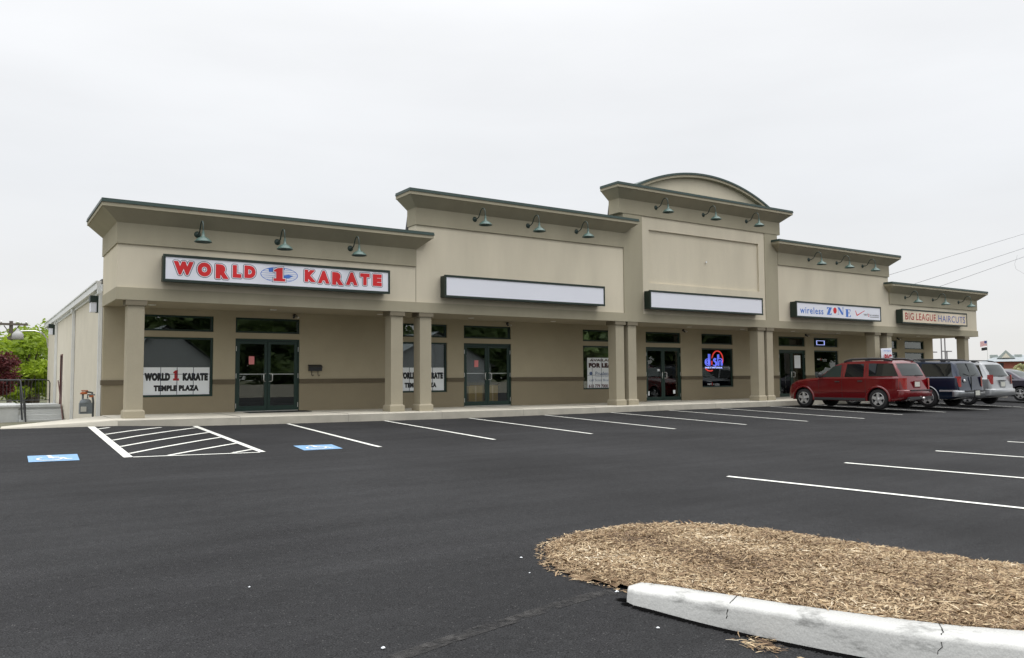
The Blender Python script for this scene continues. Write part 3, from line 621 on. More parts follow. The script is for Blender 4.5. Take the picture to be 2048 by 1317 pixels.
bx(19.62, 21.2, PY, PY+.004, -.43, .74).build('banner_sheet', M['paper'], r0)
mb = MB(); y = PY-.002; fat(mb, 'FOR LEASE', 19.70, 21.12, .36, .53, y, .009, space=1.12); text(mb, 'AVAILABLE', 19.74, 21.08, .60, .69, y, bold=.04); mb.build('lettering', mat('brown_ink', srgb((66, 34, 34)), .6), r0)
mb = MB(); text(mb, 'Prudential', 20.02, 20.95, .07, .20, y, bold=.01); text(mb, 'Commercial Real Estate', 20.02, 20.9, .0, .04, y); text(mb, 'call Scott Bradbury', 19.72, 21.05, -.20, -.08, y, bold=.0); mb.add(*polymesh([(19.80+.08*math.cos(R(t)), .13+.07*math.sin(R(t))) for t in range(0, 360, 30)], y)); mb.build('lettering', M['inkblue'], r0)
mb = MB(); text(mb, '610 779 7000 ext 22', 19.68, 21.15, -.42, -.29, y, bold=.04); mb.build('phone_number', mat('maroon_ink', srgb((96, 60, 66)), .6), r0)
mb = MB()
for x in (19.86, 20.33, 20.80): mb.box(x-.006, x+.006, y-.004, y-.001, -.43, .74)
mb.box(19.62, 21.2, y-.0045, y-.0015, .06, .072); mb.build('grid_line', M['navy'], r0)
sheet('paper_notice', 6.74, 6.90, .44, .68, WY+.062, M['pink'], 'pink paper notice on the leftmost glass door', 'notice', 'pink notices on doors')
sheet('paper_notice', 14.53, 14.69, .37, .61, WY+.062, M['pink'], 'pink paper notice on the second glass door', 'notice', 'pink notices on doors')
for x0, x1, z0, z1, lb in ((23.29, 23.41, .21, .30, 'small white card beside the handles of the third door'), (22.72, 22.83, -.77, -.60, 'white sticker low on the left leaf of third door'), (24.17, 24.29, -.72, -.57, 'white sticker low on the right leaf of third door')):
    sheet('sticker', x0, x1, z0, z1, WY+.062, M['paper'], lb, 'sticker', 'white stickers on the third door')
def carton(x0, x1, lb, y=24.75):
    r0 = root('cardboard_box', ((x0+x1)/2, y, -1.02), lb, 'box', 'cardboard boxes inside the second shop door')
    bx(x0, x1, y, y+.5, -1.015, -.30).build('carton', M['cardboard'], r0)
    bx((x0+x1)/2-.03, (x0+x1)/2+.03, y-.003, y+.503, -.9, -.296).build('packing_tape', mat('tape', srgb((200, 176, 120)), .4), r0)
    m = MB(); m.quad((x0, y, -.30), (x1, y, -.30), (x1, y-.12, -.26), (x0, y-.12, -.26)); m.build('flap', M['cardboard'], r0)
carton(14.68, 15.26, 'cardboard box behind the left leaf of the second door'); carton(15.46, 15.92, 'cardboard box behind the right leaf of the second door')
# mailbox
r0 = root('mailbox', (8.73, WY, .2), 'small black wall mailbox with two curled hooks', 'mailbox')
m = MB(); m.box(8.53, 8.93, WY-.11, WY-.003, .24, .37); m.build('box', M['black'], r0)
m = MB(); m.add([(8.515, WY-.125, .345), (8.945, WY-.125, .345), (8.945, WY-.003, .415), (8.515, WY-.003, .415), (8.515, WY-.125, .365), (8.945, WY-.125, .365), (8.945, WY-.003, .435), (8.515, WY-.003, .435)], [(0, 1, 2, 3), (4, 5, 6, 7), (0, 1, 5, 4), (1, 2, 6, 5), (2, 3, 7, 6), (3, 0, 4, 7)]); m.build('lid', M['black'], r0)
for x in (8.63, 8.83): MB().tube([(x, WY-.03, .25), (x, WY-.03, .13), (x+.01, WY-.06, .09), (x+.03, WY-.09, .10), (x+.03, WY-.09, .13)], .009, 6).build('hook', M['black'], r0)
bx(6.5, 8.3, 23.05, 23.75, zs(7.4)+.013, zs(7.4)+.028).build('doormat', M['rubber'], None, (7.4, 23.4, zs(7.4)), 'thin black doormat before the leftmost glass door', 'doormat')
# small camera/spot lamps beside the doors
for x, lb in ((8.08, 'small dark security lamp above the leftmost door'), (15.88, 'small dark security lamp above the second door'), (24.75, 'small dark security lamp above the third door'), (32.95, 'small dark security lamp above the fourth door'), (40.7, 'small dark security lamp above the fifth door')):
    r0 = root('security_lamp', (x, WY, 1.95), lb, 'lamp', 'security lamps above the doors')
    MB().lathe((x, WY-.02, 1.93), [(0, -.03), (.05, -.025), (.055, .02)], 14, 'y').build('wall_plate', M['black'], r0)
    for s in (-1, 1): MB().tube([(x, WY-.04, 1.93), (x+s*.05, WY-.10, 1.90), (x+s*.07, WY-.15, 1.86)], [.015, .022, .035], 10).build('lamp_head', M['black'] if s < 0 else M['steel'], r0)
# neon sign
NY = WY+.112
n0 = root('neon_sign', (26.55, NY, .2), 'glowing blue and red neon sign in the tower shop window', 'neon sign')
def neon_letters(items, m, name, r=.015):
    mb = MB()
    for pts in items: mb.tube([(x+.15, NY-.01, z) for x, z in pts], r, 6)
    mb.build(name, m, n0)
def arc(cx_, cz_, rx, rz, a0, a1, n=12): return [(cx_+rx*math.cos(R(a0+(a1-a0)*k/n)), cz_+rz*math.sin(R(a0+(a1-a0)*k/n))) for k in range(n+1)]
neon_letters([arc(26.14, .60, .13, .14, 0, 360, 16), arc(26.14, .60, .065, .07, 0, 360, 12), [(26.22, .50), (26.22, .95), (26.30, .95), (26.30, .45), (26.22, .45)],
              [(26.70, .74), (26.62, .77), (26.54, .73), (26.54, .66), (26.66, .58), (26.68, .50), (26.60, .45), (26.50, .48)], [(26.68, .70), (26.60, .72), (26.58, .68), (26.72, .60), (26.73, .50), (26.62, .41)],
              [(26.80, .46), (26.80, .94), (26.87, .94), (26.87, .74), (26.95, .77), (27.05, .74), (27.08, .66), (27.08, .46), (27.01, .46), (27.01, .64), (26.94, .68), (26.87, .62), (26.87, .46), (26.80, .46)]], M['neon_blue'], 'blue_tube')
mb = MB(); text(mb, 'NETWORK', 26.17, 27.25, .33, .40, NY-.012, bold=.03, space=1.3); mb.build('white_tube', M['neon_white'], n0)
neon_letters([arc(26.78, .72, .34, .37, 165, -25, 20), arc(26.30, .42, .30, .20, 205, 300, 10), [(26.42, .66), (26.42, .48)], [(26.42, .80), (26.42, .77)]], M['neon_red'], 'red_tube', .026)
bx(25.95, 27.2, NY, NY+.01, .24, .26).build('mounting_bar', M['black'], n0)
n1 = root('window_neon', (34.25, NY, 1.44), 'small glowing blue neon rectangle in the wireless shop transom', 'neon sign')
mb = MB(); mb.box(33.94, 33.965, NY-.02, NY, 1.47, 1.69); mb.box(34.535, 34.56, NY-.02, NY, 1.47, 1.69); mb.box(33.965, 34.535, NY-.02, NY, 1.47, 1.492); mb.box(33.965, 34.535, NY-.02, NY, 1.668, 1.69); text(mb, 'OPEN', 34.02, 34.48, 1.53, 1.63, NY, bold=.02); mb.build('blue_tube', M['neon_white'], n1)
bx(33.93, 34.57, NY+.004, NY+.012, 1.46, 1.70).build('backing_panel', mat('neon_back', (.02, .06, .45), .4, emit=.9), n1)
for xa, z, nm, lb in ((26.25, -.38, 'decal', 'white carrier decal at the bottom of the neon sign window'), (33.92, .74, 'decal', 'white carrier decal on the wireless shop window')):
    r0 = root('window_decal', (xa+.4, WY+.09, z), lb, 'decal', 'carrier decals on shop windows')
    mb = MB(); text(mb, 'veri', xa, xa+.26, z, z+.08, WY+.093, bold=.02); text(mb, 'on wireless', xa+.36, xa+.76, z, z+.07, WY+.093); mb.box(xa+.45, xa+.76, WY+.093, WY+.094, z-.05, z-.035); mb.build('lettering', M['paper'], r0)
    mb = MB(); text(mb, 'Z', xa+.27, xa+.34, z-.01, z+.09, WY+.093, bold=.02); mb.build('red_letter', M['red'], r0)
# A-board notice on 4th door and small BIG banner by the columns
sheet('paper_notice', 32.15, 32.6, .35, .95, WY+.062, M['paper'], 'large white paper on the right leaf of the fourth door', 'notice')
r0 = root('sidewalk_banner', (35.3, 21.4, zs(35)), 'white banner with red letters on a stand behind the red SUV', 'banner')
mb = MB(); mb.add([(34.90, 21.42, 1.22), (35.74, 21.40, 1.26), (35.80, 21.36, .1), (34.98, 21.40, .1), (34.90, 21.43, 1.22), (35.74, 21.41, 1.26), (35.80, 21.37, .1), (34.98, 21.41, .1)], [(0, 1, 2, 3), (7, 6, 5, 4), (0, 1, 5, 4), (1, 2, 6, 5), (2, 3, 7, 6), (3, 0, 4, 7)]); mb.build('banner_cloth', M['white_face'], r0)
mb = MB(); text(mb, 'BIG', 35.06, 35.66, .60, .96, 21.35, bold=.05); mb.build('lettering', M['inkred'], r0)
mb = MB(); text(mb, 'Grand Opening', 35.03, 35.62, 1.08, 1.15, 21.36, bold=.03); mb.build('small_lettering', M['blue'], r0)
MB().tube([(34.93, 21.44, 1.24), (34.97, 21.44, zs(35)+.02)], .012).build('pole', M['steel'], r0); MB().tube([(35.74, 21.44, 1.27), (35.78, 21.44, zs(35)+.02)], .012).build('pole', M['steel'], r0)

# ---------------------------------------------------------------- side of the building: lamps, meter, steps, rails
for y, z, lb in ((24.95, 2.10, 'near boxy wall light under the eave of the cream side wall'), (39.9, 2.20, 'far boxy wall light under the eave of the cream side wall')):
    r0 = root('wall_light', (XL, y, z), lb, 'wall light', 'boxy lights on the side wall')
    m = MB(); m.box(XL-.09, XL+.018, y-.17, y+.17, z-.22, z+.24); m.add([(XL-.26, y-.17, z+.24), (XL-.26, y+.17, z+.24), (XL-.26, y+.17, z+.06), (XL-.26, y-.17, z+.06), (XL-.09, y-.17, z+.24), (XL-.09, y+.17, z+.24), (XL-.09, y+.17, z+.06), (XL-.09, y-.17, z+.06)], [(0, 1, 2, 3), (4, 7, 6, 5), (0, 4, 5, 1), (3, 2, 6, 7), (0, 3, 7, 4), (1, 5, 6, 2)])
    m.build('housing', M['green_sign'], r0)
    m = MB(); m.box(XL-.24, XL-.095, y-.15, y+.15, z-.21, z+.055)
    m.build('lens', M['white_face'], r0)
M['meter'] = mat('meter_grey', (.15, .17, .18), .5, var=.15, vscale=10); M['rust'] = mat('orange_regulator', (.42, .12, .04), .7, var=.3, vscale=20)
r0 = root('gas_meter', (2.62, 25.2, -1.05), 'grey gas meter with orange fittings at the cream wall corner', 'gas meter')
m = MB(); m.box(2.42, 2.72, 24.95, 25.22, -.92, -.62); m.lathe((2.57, 25.08, -.62), [(.15, 0), (.14, .06), (.08, .10), (0, .11)], 16); m.build('meter_body', M['meter'], r0)
m = MB(); m.tube([(2.50, 25.08, -.55), (2.50, 25.08, -.34), (2.62, 25.12, -.32), (2.74, 25.2, -.34), (2.78, 25.25, -.6), (2.78, 25.3, -1.08)], .028, 8); m.tube([(2.62, 25.08, -.5), (2.62, 25.1, -.40), (2.8, 25.1, -.40)], .022, 8); m.build('pipe', M['meter'], r0)
m = MB(); m.lathe((2.52, 25.05, -.36), [(0, -.03), (.09, -.02), (.09, .02), (.04, .05), (0, .05)], 14); m.box(2.46, 2.62, 25.0, 25.1, -.30, -.27); m.box(2.66, 2.76, 25.04, 25.14, -.47, -.41); m.build('regulator', M['rust'], r0)
bx(2.44, 2.58, 24.935, 24.949, -.86, -.72).build('dial', M['steel'], r0)
st = mat('step_concrete', srgb((186, 188, 186)), .9, var=.08, vscale=2, bump=.003)
m = MB(); m.box(-6, 1.38, 34.9, 39, -1.7, -.97); m.box(-6.05, 1.40, 34.86, 39.05, -.97, -.90)
m.box(1.385, 2.82, 35.55, 39, -1.7, -.93)
for k in range(3): m.box(1.385, 2.82, 35.5-.32*(k+1)+.0, 35.5-.32*k, -1.75, -.93-.17*(k+1)+.0)
m.box(1.385, 2.82, 35.48, 35.56, -1.0, -.905)
m.build('concrete_steps', st, None, (1, 35.5, -1.6), 'pale concrete landing with three steps beside the cream wall', 'steps')
def rail(name, pts, parent, r=.022, m=M['black']): return MB().tube(pts, r, 8).build(name, m, parent)
r0 = root('handrail', (0, 35, -.9), 'black metal railing with thin pickets along the concrete landing', 'railing')
rail('top_rail', [(-6, 38.6, .04), (2.45, 38.6, .04), (2.58, 38.6, .0), (2.62, 38.6, -.1), (2.62, 38.6, -.93)], r0); rail('bottom_rail', [(-6, 38.6, -.80), (2.6, 38.6, -.80)], r0, .015)
m = MB()
for k in range(68): m.tube([(-5.9+k*.125, 38.6, -.8), (-5.9+k*.125, 38.6, .03)], .008, 5)
m.build('pickets', M['black'], r0)
r0 = root('handrail', (1.4, 34.7, -1.5), 'sloping black handrail with two posts beside the steps', 'railing')
rail('rail', [(-6, 34.95, .03), (1.35, 34.95, .03), (1.42, 34.9, 0), (1.60, 34.4, -1.5)], r0, .03)
rail('post', [(1.55, 34.9, -.3), (1.62, 34.7, -1.55)], r0, .02); rail('post', [(1.42, 34.95, -.2), (1.50, 34.6, -1.55)], r0, .03)
r0 = root('handrail', (2.8, 34.7, -1.5), 'thin brown handrail leaning down along the cream wall', 'railing')
rail('rail', [(2.72, 36.0, .0), (2.72, 35.8, -.1), (2.78, 34.4, -1.45)], r0, .02, mat('brown_rail', (.10, .035, .03), .6))
r0 = root('barn_lamp', (2.8, 43.0, 1.7), 'grey lamp on curved arm at the back of the cream wall', 'wall lamp')
rail('arm', [(2.86, 43.9, 1.55), (2.80, 43.9, 2.0), (2.60, 43.9, 2.25), (2.3, 43.9, 2.35), (1.95, 43.9, 2.34), (1.72, 43.9, 2.32)], r0, .03, M['steel'])
MB().lathe((1.62, 43.9, 1.92), [(0, .0), (.2, 0), (.24, .03), (.23, .25), (.15, .36), (.07, .40), (.06, .5), (0, .5)], 20).build('lamp_head', mat('grey_lamp', (.38, .38, .37), .5), r0)

# ---------------------------------------------------------------- trees
def leafmat(name, c1, c2, tr=.35):
    m = bpy.data.materials.new(name); m.use_nodes = True; t = m.node_tree; P = t.nodes['Principled BSDF']
    at = t.nodes.new('ShaderNodeAttribute'); at.attribute_name = 'v'; rr = t.nodes.new('ShaderNodeValToRGB'); rr.color_ramp.elements[0].color = tuple(c1)+(1,); rr.color_ramp.elements[1].color = tuple(c2)+(1,)
    t.links.new(at.outputs['Fac'], rr.inputs[0]); t.links.new(rr.outputs[0], P.inputs['Base Color']); P.inputs['Roughness'].default_value = .6
    tl = t.nodes.new('ShaderNodeBsdfTranslucent'); t.links.new(rr.outputs[0], tl.inputs[0]); mx_ = t.nodes.new('ShaderNodeMixShader'); mx_.inputs[0].default_value = tr
    o = t.nodes['Material Output']; t.links.new(P.outputs[0], mx_.inputs[1]); t.links.new(tl.outputs[0], mx_.inputs[2]); t.links.new(mx_.outputs[0], o.inputs[0]); return m
LM = {'spring': leafmat('spring_leaves', (.15, .23, .02), (.40, .52, .04), .5), 'deep': leafmat('deep_leaves', (.05, .085, .03), (.20, .28, .09)), 'red': leafmat('maroon_leaves', (.06, .012, .014), (.20, .045, .045)),
      'pale': leafmat('pale_leaves', (.30, .32, .13), (.55, .55, .32)), 'young': leafmat('young_leaves', (.30, .33, .12), (.50, .50, .26))}
def crown(mb_vals, c, rx, ry, rz, n, s, clumps, rnd, spread=.33):
    vs, fs, va = mb_vals; cl = []
    for k in range(clumps):
        while True:
            p = Vector((rnd.uniform(-1, 1), rnd.uniform(-1, 1), rnd.uniform(-1, 1)))
            if p.length < 1 and p.length > .25: break
        cl.append((Vector((c[0]+p.x*rx, c[1]+p.y*ry, c[2]+p.z*rz)), rnd.uniform(.6, 1.25), rnd.random()))
    for k in range(n):
        cc, sc, tone = cl[rnd.randrange(clumps)]
        d = Vector((rnd.gauss(0, 1), rnd.gauss(0, 1), rnd.gauss(0, 1))); d = d.normalized()*abs(rnd.gauss(.75, .25))*spread*sc
        p = cc+Vector((d.x*rx, d.y*ry, d.z*rz*.8)); a = Vector((rnd.uniform(-1, 1), rnd.uniform(-1, 1), rnd.uniform(-.6, .6))).normalized(); b = a.cross(Vector((rnd.uniform(-1, 1), rnd.uniform(-1, 1), rnd.uniform(-1, 1)))).normalized()
        q = s*rnd.uniform(.6, 1.3); i = len(vs); vs += [p-a*q, p-b*q*.45, p+a*q, p+b*q*.45]; fs.append((i, i+1, i+2, i+3)); va.append(min(1, max(0, tone*.7+rnd.random()*.4)))
    return cl
def tree(loc, h, rx, rz, lm, label, cat='tree', n=5000, s=.22, clumps=30, seed=1, name='tree', trunk_r=.18, group=None, tz=None, spread=.33):
    rnd = random.Random(seed); r0 = root(name, loc, label, cat, group); x, y, z = loc
    data = ([], [], []); cz_ = z+h-rz if tz is None else tz; cl = crown(data, (x, y, cz_), rx, rx, rz, n, s, clumps, rnd, spread)
    mb = MB(); mb.v = [tuple(v) for v in data[0]]; mb.f = data[1]; mb.sm = [False]*len(data[1])
    o = mb.build('crown', LM[lm], r0, fixn=False); at = o.data.attributes.new('v', 'FLOAT', 'FACE'); at.data.foreach_set('value', data[2])
    mb = MB(); mb.tube([(x, y, z-.1), (x+rnd.uniform(-.1, .1), y, z+h*.25), (x+rnd.uniform(-.3, .3), y+rnd.uniform(-.2, .2), z+h*.5), (x, y, z+h*.8)], [trunk_r*1.3, trunk_r, trunk_r*.7, trunk_r*.25], 8)
    for c_, _, _ in cl[:14]:
        t = rnd.uniform(.25, .6); a = Vector((x, y, z+h*t)); mid = (a+c_)/2+Vector((0, 0, .15*h*rnd.random())); mb.tube([a, mid, c_], [trunk_r*.4, trunk_r*.25, trunk_r*.08], 5)
    mb.build('trunk', M['trunk'], r0); return r0
GB = -1.6
TL = [(-3.5, 62, 6.0, 'leftmost bright green spring tree behind the railing'), (0.3, 66, 6.3, 'bright green spring tree right behind the utility pole'), (3.4, 62, 6.1, 'bright green spring tree nearest the cream side wall'), (-1.0, 55, 4.6, 'low bright green tree behind the maroon tree'), (2.6, 54, 3.9, 'low green tree left of the cream side wall'), (7, 66, 6.0, 'green tree crown mostly behind the cream building')]
for k, (x, y, h, lb) in enumerate(TL): tree((x, y, GB), h-.6 if h > 5 else h, 2.6, h*.42, 'spring', lb, n=6500, s=.17, clumps=44, seed=10+k, group='bright green trees left of the building')
tree((.45, 45, -1.55), 3.1, 1.3, 1.15, 'red', 'dark maroon leaved small tree behind the railing', n=6000, s=.09, clumps=30, seed=31, name='maroon_tree', trunk_r=.07)
tree((-1.2, 45.5, -1.55), 3.2, 1.4, 1.3, 'red', 'maroon leaved tree cut by the left edge of the photo', n=4000, s=.09, clumps=30, seed=32, name='maroon_tree', trunk_r=.07)
tree((46.75, 18.85, -1.25), 3.9, 1.2, 1.2, 'young', 'young tree with pale leaves at the right edge', n=1500, s=.05, clumps=20, seed=41, name='young_tree', trunk_r=.035, spread=.2)
# utility pole at the left
r0 = root('utility_pole', (1.86, 60, -1.6), 'brown wooden utility pole with crossarms among green trees', 'utility pole')
MB().tube([(1.86, 60, -1.7), (1.84, 60, 3.8)], [.15, .11], 10).build('pole', M['wood'], r0)
m = MB(); m.box(.6, 2.75, 59.84, 59.95, 3.52, 3.66); m.box(1.55, 2.2, 59.84, 59.95, 2.62, 2.78); m.tube([(1.45, 59.9, 3.5), (1.85, 59.9, 2.9)], .03, 5); m.tube([(2.25, 59.9, 3.5), (1.85, 59.9, 2.9)], .03, 5); m.build('crossarm', M['wood'], r0)
for x in (.8, 1.3, 2.2, 2.65): MB().lathe((x, 59.9, 3.66), [(.03, 0), (.05, .03), (.05, .1), (.02, .13), (0, .13)], 8).build('insulator', M['steel'], r0)
def wire(pts, label, rr=.02, sag=.3, n=14):
    P = []
    for i in range(len(pts)-1):
        a, b = Vector(pts[i]), Vector(pts[i+1])
        for k in range(n+1):
            t = k/n; p = a+(b-a)*t; p.z -= sag*4*t*(1-t); P.append(p)
    MB().tube(P, rr, 5).build('power_line', M['black_wire'], None, pts[0], label, 'power line', 'overhead wires')
M['black_wire'] = mat('wire', (.09, .09, .10), .6)
wire([(.8, 59.9, 3.8), (-22, 52, 5.5)], 'upper wire from the utility pole towards the left edge'); wire([(1.6, 59.9, 2.7), (-20, 50, 1.4)], 'lower wire from the utility pole towards the left edge')
wire([(2.2, 59.9, 2.7), (14, 66, 2.4)], 'wire from the utility pole to behind the cream building')
# wires at the right, strung between two poles out of view
wire([(58, 45, 5.9), (75.2, 45, 9.9), (108, 45, 17.7)], 'highest of the three wires in the right sky', .016, .0); wire([(58, 45, 3.9), (79.8, 45, 9.3), (108, 45, 16.0)], 'middle wire of three in the right sky', .019, .0)
wire([(58, 45, 2.4), (84.6, 45, 9.3), (108, 45, 15.0)], 'lowest of the three wires in the right sky', .019, .0)
MB().tube([(102, 45, 14.0), (101.2, 45, 12.9), (101.5, 45, 12.3), (103.5, 45, 11.9), (105.5, 45, 12.9)], .009, 5).build('cable_loop', M['black_wire'], None, (102, 45, 13), 'thin slack cable loop hanging under the right wires', 'cable')
for x, lb in ((108, 'wooden pole carrying the right wires just past the right edge'), (58, 'wooden pole carrying the right wires hidden behind the shops')):
    r0 = root('utility_pole', (x, 45, -1.5), lb, 'utility pole'); MB().tube([(x, 45, -1.5), (x, 45, 18.6 if x > 100 else 6.3)], [.2, .13], 8).build('pole', M['wood'], r0)
    bx(x-.1, x+.1, 44.3, 45.7, 17.2 if x > 100 else 5.0, 17.4 if x > 100 else 5.2).build('crossarm', M['wood'], r0)

# ---------------------------------------------------------------- far right background
brick = mat('far_red_brick', (.30, .10, .07), .9, var=.12, vscale=2); shing = mat('grey_shingle', (.33, .36, .37), .9, var=.1, vscale=1); gsh = mat('green_shingle', (.34, .38, .36), .9, var=.1)
e1 = Vector((.44, -.898, 0)); e2 = Vector((.898, .44, 0)); BC = Vector((209.5, 96.0, 0))
bb = root('brick_building', (BC.x, BC.y, -1.5), 'low red brick building with grey hipped roof and centre gable, far right', 'building')
def loc(mb): mb.v = [tuple(BC+e1*v[0]+e2*v[1]+Vector((0, 0, v[2]))) for v in mb.v]; return mb
loc(bx(-4.2, 14, 0, 10, -1.6, 3.2)).build('wall', brick, bb)
m = MB(); m.add([(-5.4, -1, 3.05), (15, -1, 3.05), (15, 11, 3.05), (-5.4, 11, 3.05), (-1.0, 5, 4.75), (11, 5, 4.75)], [(0, 1, 5, 4), (1, 2, 5), (2, 3, 4, 5), (3, 0, 4), (3, 2, 1, 0)]); loc(m).build('roof', shing, bb)
m = MB(); m.add([(-1.9, 1.2, 3.9), (1.9, 1.2, 3.9), (0, 1.2, 5.9), (-1.9, 7, 3.9), (1.9, 7, 3.9), (0, 7, 5.9)], [(0, 1, 2), (0, 3, 5, 2), (1, 2, 5, 4), (3, 4, 5), (0, 1, 4, 3)]); loc(m).build('gable_roof', gsh, bb)
m = MB(); m.add([(-.95, 1.1, 4.0), (.95, 1.1, 4.0), (0, 1.1, 5.2)], [(0, 1, 2)]); loc(m).build('gable_front', M['cream'], bb)
loc(bx(-3.4, -1.7, 3, 6, 4.0, 4.8)).build('dormer', gsh, bb); loc(bx(1.9, 3.4, 3, 6, 4.0, 4.8)).build('dormer', gsh, bb)
for x in (-3.2, -1.4, 2.6, 4.4): loc(bx(x, x+.8, -.06, -.02, 1.7, 2.7)).build('window', M['black'], bb)
loc(bx(-4.25, 14, -.12, -.03, -1.5, 1.35)).build('base_course', mat('tan_stone', (.42, .36, .28), .9), bb)
tree((204.6, 90.5, -1.5), 4.1, 1.9, 1.8, 'pale', 'rounded pale blossoming shrub before the brick building', 'shrub', n=2500, s=.16, clumps=26, seed=51, name='flowering_shrub', trunk_r=.1, spread=.3)
MB().box(150, 240, 84, 86, -1.6, .15).build('hedge_bank', mat('tan_bank', (.36, .31, .24), .95, col2=(.26, .25, .16), vscale=.5), None, (190, 85, -1.5), 'long low tan bank before the brick building', 'bank', None, 'structure')
fb = root('flat_building', (190, 108, -1.5), 'flat tan building left of the brick building, partly behind cars', 'building'); bx(150, 205, 106, 116, -1.6, 3.3).build('wall', M['cream'], fb); bx(149.6, 205.4, 105.7, 116, 3.3, 3.55).build('roof_edge', mat('tan_edge', (.30, .26, .2), .8), fb)
M['polegrey'] = mat('pole_grey', (.22, .21, .21), .6)
def lightpole(x, y, h, arms, label):
    r0 = root('light_pole', (x, y, -1.4), label, 'light pole', 'tall parking lot light poles'); MB().tube([(x, y, -1.4), (x, y, h)], .09, 8).build('pole', M['polegrey'], r0)
    for s in arms: bx(x+s*.1, x+s*1.1, y-.15, y+.15, h-.12, h+.02).build('lamp_head', M['polegrey'], r0)
lightpole(112.5, 60, 7.5, (1, -1), 'tallest light pole seen through the end porch opening'); lightpole(113.45, 60, 7.5, (1,), 'second tall light pole beside the tallest one'); lightpole(113.9, 60, 3.3, (-1, 1), 'short lamp pole right of the two tall ones in the porch opening')
lightpole(110.0, 60, 3.15, (1,), 'small lamp pole at the left of the porch opening'); lightpole(222, 90, 3.2, (-1,), 'small lamp pole near the pale young tree at right edge')
fp = root('flagpole', (187.9, 90, -1.5), 'thin flagpole with a striped flag above a dark flag', 'flagpole'); MB().tube([(187.95, 90, -1.5), (187.95, 90, 7.6)], [.09, .05], 6).build('pole', M['white_metal'], fp)
def flag(x0, x1, z0, z1, nx=10, nz_=13):
    def P(u, v): return (x1-(x1-x0)*u, 90+.25*math.sin(u*7), z0+(z1-z0)*v-.5*u*u*(z1-z0)*.5-(1-v)*.0)
    return P
P = flag(185.2, 187.85, 6.35, 7.45)
for nm, col, cells in (('red_stripes', (.55, .06, .08), [(i, j) for i in range(10) for j in range(0, 13, 2) if not (i < 4 and j >= 6)]), ('white_stripes', (.75, .75, .75), [(i, j) for i in range(10) for j in range(1, 13, 2) if not (i < 4 and j >= 6)]), ('canton', (.05, .07, .22), [(i, j) for i in range(4) for j in range(6, 13)])):
    m = MB()
    for i, j in cells: m.add([P(i/10, j/13), P((i+1)/10, j/13), P((i+1)/10, (j+1)/13), P(i/10, (j+1)/13)], [(0, 1, 2, 3)])
    m.build(nm, mat(nm, col, .8), fp)
P = flag(185.7, 187.85, 5.35, 6.0); m = MB()
for i in range(10): m.add([P(i/10, 0), P((i+1)/10, 0), P((i+1)/10, 1), P(i/10, 1)], [(0, 1, 2, 3)])
m.build('dark_flag', mat('black_flag', (.02, .02, .02), .8), fp)
m = MB(); m.add([(v[0], v[1]-.06, v[2]) for v in (P(.35, .25), P(.65, .25), P(.65, .75), P(.35, .75))], [(0, 1, 2, 3)]); m.build('flag_emblem', M['white_face'], fp)

# ---------------------------------------------------------------- across the street (seen in the shop glass)
for k, (x, y, h) in enumerate(((3, -45, 13), (12, -54, 15), (23, -52, 15), (33, -56, 15), (29, -40, 11), (46, -56, 15), (54, -42, 12), (66, -38, 12), (78, -42, 13), (91, -38, 12), (104, -42, 13), (118, -40, 12))):
    tree((x, y, -1.7), h, 6.0, h*.45, 'deep', 'big dark green tree across the street, reflected in the shop glass', n=4500, s=.75, clumps=34, seed=60+k, name='street_tree', trunk_r=.3, group='trees reflected in the shop windows')
def house(x, y, wd, label):
    r0 = root('white_house', (x, y, -1.7), label, 'house'); w2 = wd/2
    m = MB(); m.box(x-w2, x+w2, y-8, y, -1.7, 1.6); m.add([(x-w2, y, 1.6), (x+w2, y, 1.6), (x, y, 5.0), (x-w2, y-8, 1.6), (x+w2, y-8, 1.6), (x, y-8, 5.0)], [(0, 1, 2), (5, 4, 3), (0, 3, 4, 1)]); m.build('wall', mat('white_siding', (.5, .52, .52), .7, var=.04, stretch=(.2, .2, 8), vscale=3), r0)
    m = MB(); m.add([(x-w2-.5, y+.4, 1.3), (x, y+.4, 5.2), (x, y-8.4, 5.2), (x-w2-.5, y-8.4, 1.3)], [(0, 1, 2, 3)]); m.add([(x+w2+.5, y+.4, 1.3), (x, y+.4, 5.2), (x, y-8.4, 5.2), (x+w2+.5, y-8.4, 1.3)], [(0, 1, 2, 3)]); m.build('roof', shing, r0)
    for dx in (-2.2, 1.2): bx(x+dx, x+dx+1.1, y+.01, y+.06, -.3, 1.0).build('window', M['black'], r0)
house(15, -33, 9, 'white sided gable house across the street, reflected in leftmost window'); house(43, -31, 14, 'white sided gable house across the street, reflected in the second doors')
MB().box(-5, 120, -24.2, -24, -1.7, -.5).build('street_wall', M['cream'], None, (50, -24, -1.7), 'long low pale wall across the street, reflected in the door glass', 'wall')

